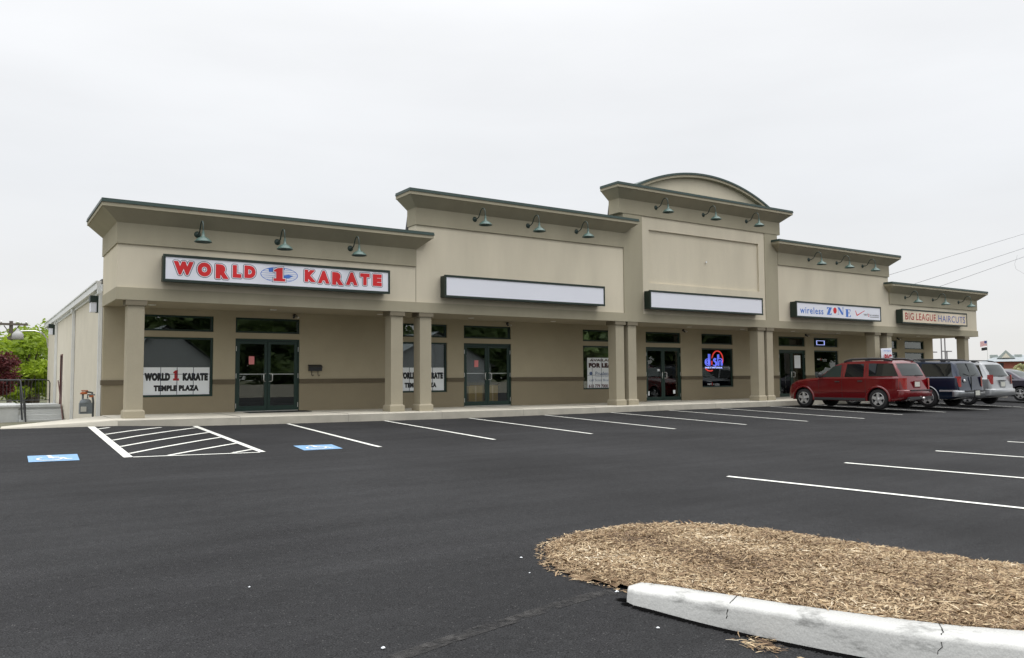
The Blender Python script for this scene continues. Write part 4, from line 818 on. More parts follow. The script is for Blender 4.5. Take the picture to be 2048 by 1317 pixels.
# ---------------------------------------------------------------- mulch island and its kerb
IZ = -1.50
outer = [(3.56, 3.99), (3.50, 3.93), (3.50, 3.86), (3.545, 3.76), (3.63, 3.54), (3.73, 3.30), (3.83, 3.05), (3.95, 2.75), (4.07, 2.47), (4.20, 2.22), (4.36, 1.97), (4.62, 1.62), (5.0, 1.2), (5.6, .62), (6.4, 0.0), (7.4, -.6)]
inner = [(3.60, 4.00), (3.665, 3.985), (3.70, 3.93), (3.76, 3.81), (3.83, 3.63), (3.92, 3.40), (4.01, 3.16), (4.13, 2.88), (4.27, 2.60), (4.40, 2.36), (4.58, 2.13), (4.82, 1.80), (5.18, 1.38), (5.76, .80), (6.54, .18), (7.5, -.42)]
KT = -1.345
def kerb_island():
    m = MB(); n = len(outer); rows = []
    def lerp(a, b, t): return (a[0]+(b[0]-a[0])*t, a[1]+(b[1]-a[1])*t)
    # densify
    O, I = [], []
    for i in range(n-1):
        for k in range(5): O.append(lerp(outer[i], outer[i+1], k/5)); I.append(lerp(inner[i], inner[i+1], k/5))
    O.append(outer[-1]); I.append(inner[-1]); n = len(O)
    vs = []
    for i in range(n):
        o, q = O[i], I[i]; b = lerp(o, q, -.10); zb = g(*o)-.04; wob = .003*math.sin(i*1.7)+.002*math.sin(i*4.1)
        tipf = min(1, i/6); zt_ = KT-.012*(1-tipf)
        a1 = lerp(o, q, .03); a2 = lerp(o, q, .10); a3 = lerp(o, q, .22)
        vs += [(b[0], b[1], zb), (o[0], o[1], zt_-.028), (a1[0], a1[1], zt_-.012+wob), (a2[0], a2[1], zt_-.003+wob), (a3[0], a3[1], zt_), (q[0], q[1], zt_), (q[0], q[1], zb)]
    K = 7; fs = [(i*K+j, (i+1)*K+j, (i+1)*K+j+1, i*K+j+1) for i in range(n-1) for j in range(K-1)]
    fs += [tuple(range(K)), tuple((n-1)*K+j for j in range(K))[::-1]]
    m.add(vs, fs, True); return m, O, I
M['island'] = mat('old_kerb_concrete', srgb((193, 193, 189)), .92, var=.08, vscale=2.2, bump=.0035, bscale=45, fine=.08, fscale=110, spec=.2)
t = M['island'].node_tree; P_ = t.nodes['Principled BSDF']; lk = P_.inputs['Base Color'].links[0].from_socket
co = t.nodes.new('ShaderNodeTexCoord'); mpp = t.nodes.new('ShaderNodeMapping'); mpp.inputs['Scale'].default_value = (1, 1, 3.2); t.links.new(co.outputs['Object'], mpp.inputs[0])
nn = t.nodes.new('ShaderNodeTexNoise'); nn.inputs['Scale'].default_value = 2.3; nn.inputs['Detail'].default_value = 8; nn.inputs['Roughness'].default_value = .7; t.links.new(mpp.outputs[0], nn.inputs[0])
ra = t.nodes.new('ShaderNodeValToRGB'); ra.color_ramp.elements[0].position = .35; ra.color_ramp.elements[0].color = (.5, .5, .5, 1); ra.color_ramp.elements[1].position = .46; ra.color_ramp.elements[1].color = (1, 1, 1, 1); t.links.new(nn.outputs[0], ra.inputs[0])
mu = t.nodes.new('ShaderNodeVectorMath'); mu.operation = 'MULTIPLY'; t.links.new(lk, mu.inputs[0]); t.links.new(ra.outputs[0], mu.inputs[1]); t.links.new(mu.outputs[0], P_.inputs['Base Color'])
kr = root('island_kerb', (4.2, 2.6, -1.5), 'cracked pale concrete kerb curving round the mulch island', 'kerb', None, 'structure')
km, KO, KI = kerb_island(); km.build('kerb_concrete', M['island'], kr)
crk = mat('crack_dark', (.006, .006, .006), 1, spec=0)
def crack(idx, amp, w, seed, top=True, bottom=1.0):
    rnd = random.Random(seed); m = MB(); o, q = Vector(KO[idx]), Vector(KI[idx]); tdir = (Vector(KO[idx+1])-Vector(KO[idx-1])).normalized(); nrm = Vector((tdir.y, -tdir.x)); nrm = nrm if nrm.dot(o-q) > 0 else -nrm
    pts = []
    if top:
        for k in range(7): t_ = 1-k/6*.8; p = o+(q-o)*t_+tdir*rnd.uniform(-amp, amp)*.5; pts.append((p.x, p.y, KT+.003, 't'))
    p0 = Vector((pts[-1][0], pts[-1][1])) if pts else o
    for k in range(9): s_ = k/8*bottom; p = o+nrm*(.004+.012*s_)+tdir*((p0-o).dot(tdir)+rnd.uniform(-amp, amp)*(1 if k else 0)-(.02*k*amp/.03)); pts.append((p.x, p.y, KT-.03-(.17)*s_, 's'))
    for a, b in zip(pts[:-1], pts[1:]):
        ww = w*rnd.uniform(.6, 1.3); d = tdir*ww; m.add([(a[0]-d.x, a[1]-d.y, a[2]), (b[0]-d.x, b[1]-d.y, b[2]), (b[0]+d.x, b[1]+d.y, b[2]), (a[0]+d.x, a[1]+d.y, a[2])], [(0, 1, 2, 3)])
    m.build('crack', crk, kr)
crack(25, .003, .0022, 3, True, .55); crack(44, .016, .0022, 5, True, 1.0)
# asphalt lip broken along the kerb foot
rnd = random.Random(4); m = MB()
for i in range(1, len(KO)-6):
    a, b = Vector(KO[i]), Vector(KO[i+1]); 
    for k in range(6):
        p = a+(b-a)*(k/6); q = a+(b-a)*((k+1)/6); d = Vector(((q-p).y, -(q-p).x)).normalized(); d = d if d.x < 0 else -d
        w0, w1 = rnd.uniform(.045, .085), rnd.uniform(.045, .085); zz = g(p.x, p.y); m.add([(p.x, p.y, zz+.004), (q.x, q.y, zz+.004), (q.x+d.x*w1, q.y+d.y*w1, zz+.004), (p.x+d.x*w0, p.y+d.y*w0, zz+.004)], [(0, 1, 2, 3)])
m.build('kerb_gap', crk, kr)
# mulch bed surface
far = [(3.66, 4.06), (3.60, 4.43), (3.60, 4.70), (3.68, 4.98), (3.80, 5.25), (3.96, 5.50), (4.12, 5.69), (4.32, 5.82), (4.62, 5.90), (4.93, 5.93), (5.30, 5.93), (5.62, 5.80), (5.92, 5.58), (6.14, 5.32), (6.30, 5.02), (6.38, 4.60), (6.50, 4.12), (6.60, 3.73), (6.72, 3.30), (6.86, 2.9), (7.1, 2.0), (7.6, .8), (8.4, -.3)]
near = [(x, y) for x, y in inner[1:]]
poly = far+near[::-1]
def inside(x, y, P=poly):
    c = False; j = len(P)-1
    for i in range(len(P)):
        if (P[i][1] > y) != (P[j][1] > y) and x < (P[j][0]-P[i][0])*(y-P[i][1])/(P[j][1]-P[i][1])+P[i][0]: c = not c
        j = i
    return c
def dist(x, y, P):
    best = 9
    for i in range(len(P)-1):
        ax, ay_ = P[i]; bx_, by_ = P[i+1]; dx, dy = bx_-ax, by_-ay_; t = max(0, min(1, ((x-ax)*dx+(y-ay_)*dy)/(dx*dx+dy*dy))); best = min(best, math.hypot(x-ax-dx*t, y-ay_-dy*t))
    return best
from mathutils import noise as mn
def mz(x, y):
    df = dist(x, y, far); dn = dist(x, y, near); gz_ = g(x, y)
    h = (KT-.014-gz_)*(df/(df+dn*.55+1e-6))**.8+.012*min(1, df/.4)*min(1, dn/.4)
    h = min(h, df*1.1)
    return gz_+.004+h+(.014*mn.noise(Vector((x*5, y*5, 0)))+.008*mn.noise(Vector((x*14, y*14, 3))))*min(1, df/.12)*min(1, dn/.08+.2)
bm = bmesh.new(); step = .04; idx = {}
nxm, nym = int((8.6-3.4)/step)+1, int((6.1+.6)/step)+1
for j in range(nym):
    for i in range(nxm):
        x, y = 3.4+i*step, -.6+j*step
        if y > -.5 and (inside(x, y) or (y < 3.9 and dist(x, y, near) < .05)): idx[(i, j)] = bm.verts.new((x-5, y-4, mz(x, y)+1.4))
for (i, j), v in list(idx.items()):
    q = [idx.get(k) for k in ((i, j), (i+1, j), (i+1, j+1), (i, j+1))]
    if all(q): f = bm.faces.new(q); f.smooth = True
me = bpy.data.meshes.new('mulch_bed'); bm.to_mesh(me); bm.free()
M['mulch'] = mat('mulch_ground', (.14, .085, .045), .95, col2=(.30, .21, .12), vscale=18, bump=.03, bscale=35)
me.materials.append(M['mulch']); mo = bpy.data.objects.new('mulch_bed', me); C.objects.link(mo); mo.location = (5, 4, -1.4); tag(mo, 'mounded bed of brown wood mulch inside the kerbed island', 'mulch bed', None, 'structure')
# shredded chips
import numpy as np
rs = np.random.RandomState(3); pts = []
while len(pts) < 76000:
    x, y = rs.uniform(3.5, 8.2), rs.uniform(-.3, 6.0)
    # keep density where the camera looks
    if x > 7.0 and y > .8 and rs.rand() < .0: continue
    if inside(x, y) and (rs.rand() < .12 or dist(x, y, far) > .045): pts.append((x, y, 1))
# stray chips past the edge
k = 0
while k < 500:
    a = far[rs.randint(len(far)-4)]; x, y = a[0]+rs.normal(0, .16), a[1]+rs.normal(0, .16)
    if not inside(x, y) and dist(x, y, far) < .05: pts.append((x, y, 0)); k += 1
for _ in range(110): pts.append((3.78+rs.normal(0, .05)*1.0, 3.02+rs.normal(0, .07)*1.0, 2))
sx_ = Vector((-.42, -.9)); 
V = []; F = []; A_ = []
for (x, y, kind) in pts:
    if kind == 2:
        x -= .10; zc = g(x, y)+.006+abs(rs.normal(0, .008))
    else: zc = (mz(x, y) if kind else g(x, y)+.006)+abs(rs.normal(0, .010))*kind+.002
    yaw = rs.uniform(0, math.pi) if kind != 2 else rs.normal(2.0, .5); L = rs.gamma(2.2, .0075)+.006; wd = rs.uniform(.0013, .0045)*(1.9 if rs.rand() < .15 else 1); pit = rs.normal(0, .22)*(1 if kind else .1); bend = rs.normal(0, .25)
    if rs.rand() < .02: L *= 1.8
    cx_, sy_ = math.cos(yaw), math.sin(yaw); dx, dy, dz_ = cx_*math.cos(pit)*L, sy_*math.cos(pit)*L, math.sin(pit)*L; px, py = -sy_*wd, cx_*wd; tl = rs.normal(0, .5)*wd
    b = len(V); mxx, myy, mzz = x-sy_*L*bend*.3, y+cx_*L*bend*.3, zc+.002
    V += [(x-dx-px*.5, y-dy-py*.5, zc-dz_), (x-dx+px*.5, y-dy+py*.5, zc-dz_), (mxx-px, myy-py, mzz-tl), (mxx+px, myy+py, mzz+tl), (x+dx-px*.6, y+dy-py*.6, zc+dz_), (x+dx+px*.6, y+dy+py*.6, zc+dz_)]
    F += [(b, b+2, b+3, b+1), (b+2, b+4, b+5, b+3)]
    cl_ = .5+.5*mn.noise(Vector((x*1.6, y*1.6, 7))); v = min(1, max(0, .06+.74*rs.beta(1.25, 1.35)+.5*(cl_-.42))); A_ += [v, v]
me = bpy.data.meshes.new('mulch_chips'); me.from_pydata([(a-5, b-4, c+1.4) for a, b, c in V], [], F); at = me.attributes.new('v', 'FLOAT', 'FACE'); at.data.foreach_set('value', A_)
cm = bpy.data.materials.new('wood_chips'); cm.use_nodes = True; t = cm.node_tree; a_ = t.nodes.new('ShaderNodeAttribute'); a_.attribute_name = 'v'; rr = t.nodes.new('ShaderNodeValToRGB'); el_ = rr.color_ramp.elements
el_[0].position = 0; el_[0].color = (.055, .032, .018, 1); el_[1].position = 1; el_[1].color = (.82, .74, .58, 1)
for p_, c_ in ((.25, (.20, .125, .066, 1)), (.5, (.37, .26, .145, 1)), (.75, (.55, .43, .265, 1))): q = el_.new(p_); q.color = c_
t.links.new(a_.outputs['Fac'], rr.inputs[0]); t.links.new(rr.outputs[0], t.nodes['Principled BSDF'].inputs['Base Color']); t.nodes['Principled BSDF'].inputs['Roughness'].default_value = .8
me.materials.append(cm); mo = bpy.data.objects.new('mulch_chips', me); C.objects.link(mo); mo.location = (5, 4, -1.4); tag(mo, 'loose shredded wood chips covering the island bed', 'mulch', None, 'stuff')
# litter
for x, y, s_, lb in ((1.91, 4.15, .022, 'white scrap of litter near the bottom centre of the lot'), (1.63, 5.75, .014, 'tiny pale pebble on the dark asphalt left of the island'), (3.36, 3.51, .018, 'pinkish white scrap beside the kerb foot'), (3.58, 4.12, .022, 'white crumpled scrap at the kerb tip'), (3.46, 4.96, .012, 'twig sized scrap left of the mulch island'), (3.70, 5.42, .02, 'white pebble on the left edge of the mulch')):
    rnd = random.Random(int(x*100)); m = MB(); s_ *= .6; m.lathe((x, y, g(x, y)+.002), [(0, 0), (s_, .002), (s_*.9, s_*.5), (s_*.4, s_*.8), (0, s_*.85)], 7); m.v = [(a+rnd.uniform(-.3, .3)*s_, b+rnd.uniform(-.3, .3)*s_, c) for a, b, c in m.v]
    m.build('litter', M['paper'], None, (x, y, g(x, y)), lb, 'litter')
m = MB(); m.tube([(3.63, 4.06, -1.482), (3.66, 4.0, -1.482)], .006, 8); m.build('cigarette_butt', mat('orange_filter', (.6, .25, .08), .8), None, (3.64, 4.03, -1.48), 'orange cigarette butt lying at the kerb tip', 'litter')

# ---------------------------------------------------------------- vehicles (all parked nose to the kerb, +y is forward)
def paint(name, col, rough=.28, met=.35): return mat(name, col, rough, metal=met, coat=.55, var=.02)
CG = glassmat('tinted_car_glass', (0, 0, 0), 1.0, .02, dark=(.012, .013, .014)); CGL = glassmat('daylit_car_glass', (0, 0, 0), 1.2, .03, dark=(.035, .05, .045))  # second glass is opaque; paler grey-green stands in for light coming through
M['trim'] = mat('dark_car_trim', (.035, .036, .038), .55); M['alloy'] = mat('alloy', (.62, .62, .62), .35, metal=.6); M['chrome'] = mat('dark_chrome', (.30, .31, .32), .3, metal=.8); M['lens_red'] = mat('tail_lamp_lens', (.30, .01, .012), .15, coat=1); M['lens_white'] = mat('white_lens', (.7, .7, .7), .2)
M['plate'] = mat('plate', srgb((200, 200, 190)), .5); M['wellblack'] = mat('wheel_well', (.01, .01, .01), .9)
def car(name, label, cat, x0, y0, gz, wid, L, top, beltz, bot, tumble, pm, wheels, wr, sidewins, reargl, opts):
    W0 = wid/2; xc = x0+W0; r0 = root(name, (xc, y0+L/2, gz), label, cat)
    tx, tz = [a for a, _ in top], [b for _, b in top]; roof = max(tz)
    def zt(s): return interp(s, tx, tz)
    wpts = opts.get('wid', ([0, .05, .15, .35, L-.7, L-.3, L-.12, L-.03, L], [.84, .93, .975, 1, 1, .965, .91, .80, .68]))
    def W(s): return W0*interp(s, *wpts)
    def bl(s): return min(beltz+(.0), zt(s)-.05)
    def wt(s): b = bl(s); return W(s)-.05-tumble*max(0, (zt(s)-.09-b))/(roof-beltz)
    def zb(s): return bot+.10*max(0, 1-s/.5)+.08*max(0, 1-(L-s)/.5)
    def sec(s):
        w, b, t_, q, t = W(s), bl(s), zt(s), wt(s), zt(s); z0 = zb(s); h = min(.12, (b-z0)*.25)
        return [(0, z0), (w*.8, z0), (w-.05, z0+.02), (w-.012, z0+h), (w, z0+(b-z0)*.45), (w, z0+(b-z0)*.7), (w-.012, b-.035), (w-.05, b), (q, max(b+.005, t-.09)), (q-.03, max(b+.008, t-.035)), (max(.05, q-.10), t-.008), (0, t+.018)]
    ss = sorted(set([round(v, 3) for v in list(tx)+[L*k/44 for k in range(45)]+[.03, .05, .08, .15, L-.03, L-.07, L-.12, L-.2] if 0 <= v <= L]))
    vs = []; K = 12
    for s in ss:
        sc = sec(s); ringp = [(x, z) for x, z in sc]+[(-x, z) for x, z in sc[-2:0:-1]]
        vs += [(xc+x, y0+s, gz+z) for x, z in ringp]
    n = 2*K-2; fs = [(i*n+j, i*n+(j+1) % n, (i+1)*n+(j+1) % n, (i+1)*n+j) for i in range(len(ss)-1) for j in range(n)]
    fs += [tuple(range(n))[::-1], tuple((len(ss)-1)*n+j for j in range(n))]
    mb = MB(); mb.add(vs, fs, True); body = mb.build('body', pm, r0)
    # wheel wells
    cut = MB()
    for s in wheels:
        for sd in (-1, 1):
            cut.v, cut.f, cut.sm = [], [], []
            R_ = wr+.065; xa, xb = (xc-W0-.1, xc-W0+.30) if sd < 0 else (xc+W0-.30, xc+W0+.1); k = 28
            ring_ = [(math.cos(2*math.pi*j/k)*R_, math.sin(2*math.pi*j/k)*R_) for j in range(k)]
            cut.add([(xa, y0+s+a, gz+wr+b) for a, b in ring_]+[(xb, y0+s+a, gz+wr+b) for a, b in ring_], [tuple(range(k)), tuple(range(2*k-1, k-1, -1))]+[(j, k+j, k+(j+1) % k, (j+1) % k) for j in range(k)])
            co_ = cut.build('cutter', M['wellblack'], r0)
            md = body.modifiers.new('b', 'BOOLEAN'); md.object = co_; md.operation = 'DIFFERENCE'; md.solver = 'EXACT'; md.material_mode = 'TRANSFER'
            bpy.context.view_layer.update(); nm = bpy.data.meshes.new_from_object(body.evaluated_get(bpy.context.evaluated_depsgraph_get())); body.modifiers.clear(); body.data = nm
            bpy.data.objects.remove(co_)
    try:
        for p in body.data.polygons: p.use_smooth = True
        body.data.set_sharp_from_angle(angle=R(38))
    except Exception as ex: print(ex)
    # wheels
    for s in wheels:
        for sd in (-1, 1):
            wh = sub('wheel', r0); xo = xc+sd*(W0-.015); yc, zc = y0+s, gz+wr; tw = .22
            pr = [(wr*.62, 0), (wr*.93, -.0), (wr, .03), (wr, tw-.03), (wr*.93, tw), (wr*.62, tw)]
            MB().lathe((xo, yc, zc), [(r, -sd*h) for r, h in pr], 32, 'x').build('tyre', M['rubber'], wh)
            m = MB(); m.lathe((xo, yc, zc), [(0, -sd*.10), (wr*.58, -sd*.10), (wr*.64, -sd*.03), (wr*.665, -sd*.004), (wr*.64, sd*.006), (wr*.60, -sd*.012), (wr*.60, -sd*.09)], 30, 'x').build('wheel_well_shade', M['trim'], wh)
            m = MB(); rim = [(wr*.60, -sd*.02), (wr*.665, -sd*.01), (wr*.665, sd*.006), (wr*.60, sd*.0)]
            m.lathe((xo, yc, zc), rim, 30, 'x')
            ns = opts.get('spokes', 5)
            for k in range(ns):
                a = 2*math.pi*k/ns+.3; ca, sa = math.cos(a), math.sin(a); w1, w2 = wr*.17, wr*.12
                P = [(r_a, w_) for r_a, w_ in ((wr*.08, w1), (wr*.63, w2))]
                q = []
                for xx in (sd*.006, -sd*.05):
                    for (ra_, w_) in P: q += [(xo+xx, yc+ca*ra_-sa*w_, zc+sa*ra_+ca*w_), (xo+xx, yc+ca*ra_+sa*w_, zc+sa*ra_-ca*w_)]
                m.add(q, [(0, 1, 3, 2), (0, 4, 5, 1), (1, 5, 7, 3), (2, 3, 7, 6), (0, 2, 6, 4)])
            m.lathe((xo, yc, zc), [(0, sd*.015), (wr*.12, sd*.012), (wr*.2, sd*.004), (wr*.2, -sd*.05)], 16, 'x')
            m.build('rim', M['alloy'], wh)
    def sx(s, z):
        b, t = bl(s), max(bl(s)+.01, zt(s)-.09); w_ = W(s); a = max(0, min(1, (z-b)/(t-b))); return (w_-.05)*(1-a)+wt(s)*a
    def bodyx(s, z):
        sc = sec(s); 
        for (xa, za), (xb, zb_) in zip(sc[2:], sc[3:]):
            if za <= z <= zb_: return xa+(xb-xa)*(z-za)/max(1e-6, zb_-za)
        return W(s)
    # side windows: polygons in (s, z), both sides
    for poly_, gm in sidewins:
        for sd in (-1, 1):
            m = MB(); 
            # fan triangulated, subdivided strips between lower and upper edges
            lo, hi = poly_; nn_ = 8; pv = []
            for k in range(nn_+1):
                t = k/nn_; a = (lo[0][0]+(lo[1][0]-lo[0][0])*t, lo[0][1]+(lo[1][1]-lo[0][1])*t); b = (hi[0][0]+(hi[1][0]-hi[0][0])*t, hi[0][1]+(hi[1][1]-hi[0][1])*t)
                for q in range(4):
                    u = q/3; s_, z_ = a[0]+(b[0]-a[0])*u, a[1]+(b[1]-a[1])*u; pv.append((xc+sd*(sx(s_, z_)+.006), y0+s_, gz+z_))
            m.add(pv, [(k*4+q, (k+1)*4+q, (k+1)*4+q+1, k*4+q+1) for k in range(nn_) for q in range(3)], True); m.build('side_window', gm, r0)
    # rear window
    def sinv(z, front=False):
        rgn = [(L*.5)*k/200 for k in range(201)]
        if front: rgn = [L-v for v in rgn]
        for s_ in rgn:
            if zt(s_) >= z: return s_
        return rgn[-1]
    for nm_, (z0, z1, k0, k1), fr_, gm in (('rear_window', reargl, False, CG), ('windscreen', (beltz+.08, roof-.10, .80, .80), True, CGL)):
        m = MB(); pv = []
        for j in range(7):
            z = z0+(z1-z0)*j/6; s_ = sinv(z, fr_); hw = (wt(s_)-.02)*(k0+(k1-k0)*j/6)
            for k in range(-6, 7): pv.append((xc+hw*k/6, y0+s_+(.035 if fr_ else -.034)+(-.0 if fr_ else .05*(abs(k)/6)**3), gz+z+.01*(1-(k/6)**2)))
        m.add(pv, [(j*13+k, j*13+k+1, (j+1)*13+k+1, (j+1)*13+k) for j in range(6) for k in range(12)], True); m.build(nm_, gm, r0)
    # tail lamps, bumper, plate, handles, mirrors, mouldings
    tz0, tz1, td, tw_ = opts['tail']
    for sd in (-1, 1):
        m = MB(); q = []
        for z in (tz0, (tz0+tz1)/2, tz1):
            xs_ = [(W(.0)-tw_, -.012), (W(.0)+.0, -.006), (W(.04)+.012, .035), (W(td)+.008, td)]
            for xx, s_ in xs_: q.append((xc+sd*xx, y0+s_+max(0, (z-opts.get('lean', 9)))*.1, gz+z))
        m.add(q, [(j*4+k, j*4+k+1, (j+1)*4+k+1, (j+1)*4+k) for j in range(2) for k in range(3)], False)
        if opts.get('tailback'):   # lamps sit forward of the bumper on a stepped tailgate
            m.v = [(a, b+opts['tailback'], c) for a, b, c in m.v]
        m.build('tail_lamp', M['lens_red'], r0)
    bz0, bz1, bm_ = opts['bumper']
    m = MB(); pr_ = [(-.10, bz0), (-.13, bz0+.05), (-.13, bz1-.04), (-.10, bz1), (.02, bz1)]; vs = []; xs_ = [(-W0*1.0, .22), (-W0*1.0, .10), (-W0*.93, .015), (-W0*.75, -.02), (0, -.05), (W0*.75, -.02), (W0*.93, .015), (W0*1.0, .10), (W0*1.0, .22)]
    for xx, dy in xs_: vs += [(xc+xx*(1 if abs(xx) < W0*.99 else 1.0)+(.012 if xx > 0 else -.012 if xx < 0 else 0), y0+dy+(p if abs(xx) < W0*.9 else p*.35)+.06, gz+z) for p, z in pr_]
    m.add(vs, [(i*5+j, (i+1)*5+j, (i+1)*5+j+1, i*5+j+1) for i in range(8) for j in range(4)], True); m.build('rear_bumper', bm_, r0)
    if 'step' in opts: bx(xc-W0*.72, xc+W0*.72, y0-.13, y0+.1, gz+opts['step'][0], gz+opts['step'][1]).build('bumper_step', M['trim'], r0)
    px, pz = opts['plate']
    ys_ = y0+opts.get('platey', -.02)
    bx(xc+px-.16, xc+px+.16, ys_-.012, ys_+.03, gz+pz-.085, gz+pz+.085).build('licence_plate', M['plate'], r0)
    bx(xc+px-.20, xc+px+.20, ys_-.006, ys_+.03, gz+pz-.13, gz+pz+.12).build('plate_recess', opts.get('recess', M['trim']), r0)
    for s_, z_ in opts.get('handles', ()):
        for sd in (-1, 1): m = bx(xc+sd*(bodyx(s_, z_)-.01), xc+sd*(bodyx(s_, z_)+.03), y0+s_-.09, y0+s_+.09, gz+z_-.02, gz+z_+.02); m.build('door_handle', M['trim'], r0)
    for s_, z0_, z1_ in opts.get('seams', ()):
        for sd in (-1, 1):
            m = MB(); k = 10; pv = []
            for j in range(k+1):
                z = z0_+(z1_-z0_)*j/k; xx = bodyx(s_, z)+.003; pv += [(xc+sd*xx, y0+s_-.006, gz+z), (xc+sd*xx, y0+s_+.006, gz+z)]
            m.add(pv, [(2*j, 2*j+1, 2*j+3, 2*j+2) for j in range(k)]); m.build('door_seam', M['wellblack'], r0)
    ms, mz_ = opts['mirror']
    for sd in (-1, 1):
        m = MB(); xx = xc+sd*(W(ms)-.02); m.lathe((xx+sd*.13, y0+ms, gz+mz_), [(0, -.05), (.085, -.045), (.105, 0), (.08, .06), (0, .09)], 12, 'y'); m.tube([(xx, y0+ms+.02, gz+mz_-.05), (xx+sd*.1, y0+ms+.02, gz+mz_-.02)], .02, 6); m.build('side_mirror', opts.get('mirm', M['trim']), r0)
    for z_, h_, a_, b_, mm in opts.get('moulding', ()):
        for sd in (-1, 1):
            m = MB(); k = 24; pv = []
            for j in range(k+1):
                s_ = a_+(b_-a_)*j/k; xx = max(bodyx(s_, z_), bodyx(s_, z_+h_))+.012
                pv += [(xc+sd*(xx-.02), y0+s_, gz+z_), (xc+sd*xx, y0+s_, gz+z_+.01), (xc+sd*xx, y0+s_, gz+z_+h_-.01), (xc+sd*(xx-.02), y0+s_, gz+z_+h_)]
            m.add(pv, [(j*4+q, (j+1)*4+q, (j+1)*4+q+1, j*4+q+1) for j in range(k) for q in range(3)]); m.build('side_moulding', mm, r0)
    if 'flare' in opts:
        fm, fr_ = opts['flare']
        for s_ in wheels:
            for sd in (-1, 1):
                m = MB(); pv = []; k = 20; a0, a1 = R(-8), R(188)
                for j in range(k+1):
                    a = a0+(a1-a0)*j/k; ca, sa = math.cos(a), math.sin(a)
                    for rr_, dx in ((wr+.06, -.05), (wr+.06, .022), (wr+.075, .028), (wr+.06+fr_, .008), (wr+.06+fr_, -.05)): pv.append((xc+sd*(W0*(1 if s_ < L*.7 else .99)+dx), y0+s_+ca*rr_, gz+wr+sa*rr_))
                m.add(pv, [(j*5+q, (j+1)*5+q, (j+1)*5+q+1, j*5+q+1) for j in range(k) for q in range(4)], True); m.build('arch_flare', fm, r0)
    if 'rack' in opts:
        a_, b_, h_, rr_ = opts['rack']
        for sd in (-1, 1):
            xx = xc+sd*(wt((a_+b_)/2)-.10); m = MB(); P = []; k = 12
            for j in range(k+1):
                t = j/k; s_ = a_+(b_-a_)*t; P.append((xx, y0+s_, gz+zt(s_)+.01+h_*min(1, min(t, 1-t)*8)))
            m.tube(P, rr_, 8)
            for t in (.12, .5, .88): s_ = a_+(b_-a_)*t; m.box(xx-.025, xx+.025, y0+s_-.08, y0+s_+.08, gz+zt(s_)-.02, gz+zt(s_)+h_)
            m.build('roof_rail', M['trim'], r0)
        for t in opts.get('bars', (.25, .7)): s_ = a_+(b_-a_)*t; m = MB(); m.tube([(xc-wt(s_)+.10, y0+s_, gz+zt(s_)+h_+.02), (xc+wt(s_)-.10, y0+s_, gz+zt(s_)+h_+.02)], rr_*.8, 8); m.build('roof_bar', M['trim'], r0)
    return r0, dict(xc=xc, y0=y0, gz=gz, W0=W0, sx=sx, zt=zt, wt=wt, bodyx=bodyx)

RED = paint('red_car_paint', (.135, .0012, .004), .22, .1); BLUE = paint('dark_blue_car_paint', (.005, .014, .036)); SILV = paint('silver_car_paint', (.34, .35, .355), .35, .5); PURP = paint('dark_plum_car_paint', (.045, .040, .058))
gyr = lambda y: g(28, y)
r0, d = car('red_suv', 'dark red SUV with roof rails, nose to the kerb by the paired columns', 'SUV', 27.1, 15.82, -1.24, 1.86, 4.93,
    [(0, .62), (.04, .70), (.12, 1.0), (.17, 1.16), (.30, 1.42), (.44, 1.66), (.56, 1.745), (1.3, 1.775), (2.2, 1.765), (2.55, 1.71), (2.75, 1.65), (3.1, 1.42), (3.45, 1.17), (3.6, 1.15), (4.05, 1.12), (4.45, 1.06), (4.66, .985), (4.79, .86), (4.88, .70), (4.93, .52)],
    1.15, .27, .11, RED, (1.0, 4.12), .36,
    [(((2.50, 1.16), (3.36, 1.16)), ((2.46, 1.64), (2.80, 1.60)), ) and ((((2.50, 1.17), (3.34, 1.17)), ((2.48, 1.63), (2.82, 1.58))), CGL),
     ((((1.57, 1.17), (2.34, 1.17)), ((1.57, 1.65), (2.26, 1.65))), CG), ((((.235, 1.19), (1.36, 1.19)), ((.46, 1.64), (1.38, 1.66))), CG)],
    (1.20, 1.64, .97, .97),
    dict(tail=(.72, 1.12, .17, .10), tailback=.04, bumper=(.44, .70, RED), step=(.68, .705), plate=(-.0, .90), platey=.045, recess=RED, handles=((2.62, 1.0), (1.68, 1.02)), seams=((3.42, .40, 1.13), (2.43, .40, 1.6), (1.47, .52, 1.6)), mirror=(3.28, 1.24),
         moulding=((.30, .10, 1.45, 3.65, M['trim']), (.60, .035, 1.5, 3.6, RED)), flare=(RED, .07), rack=(.55, 2.45, .05, .038), bars=()))
xc, y0, gz = d['xc'], d['y0'], d['gz']
bx(xc-.75, xc+.75, y0-.10, y0+.12, gz+.36, gz+.46).build('rear_valance', M['trim'], r0)
MB().lathe((xc+.05, y0-.13, gz+.40), [(0, -.05), (.045, -.05), (.05, .02), (.03, .06)], 12, 'y').build('tow_hitch', M['steel'], r0)
MB().tube([(xc+.05, y0+.2, gz+1.23), (xc+.28, y0+.10, gz+1.22), (xc+.5, y0+.10, gz+1.215)], .012, 6).build('rear_wiper', M['black'], r0)
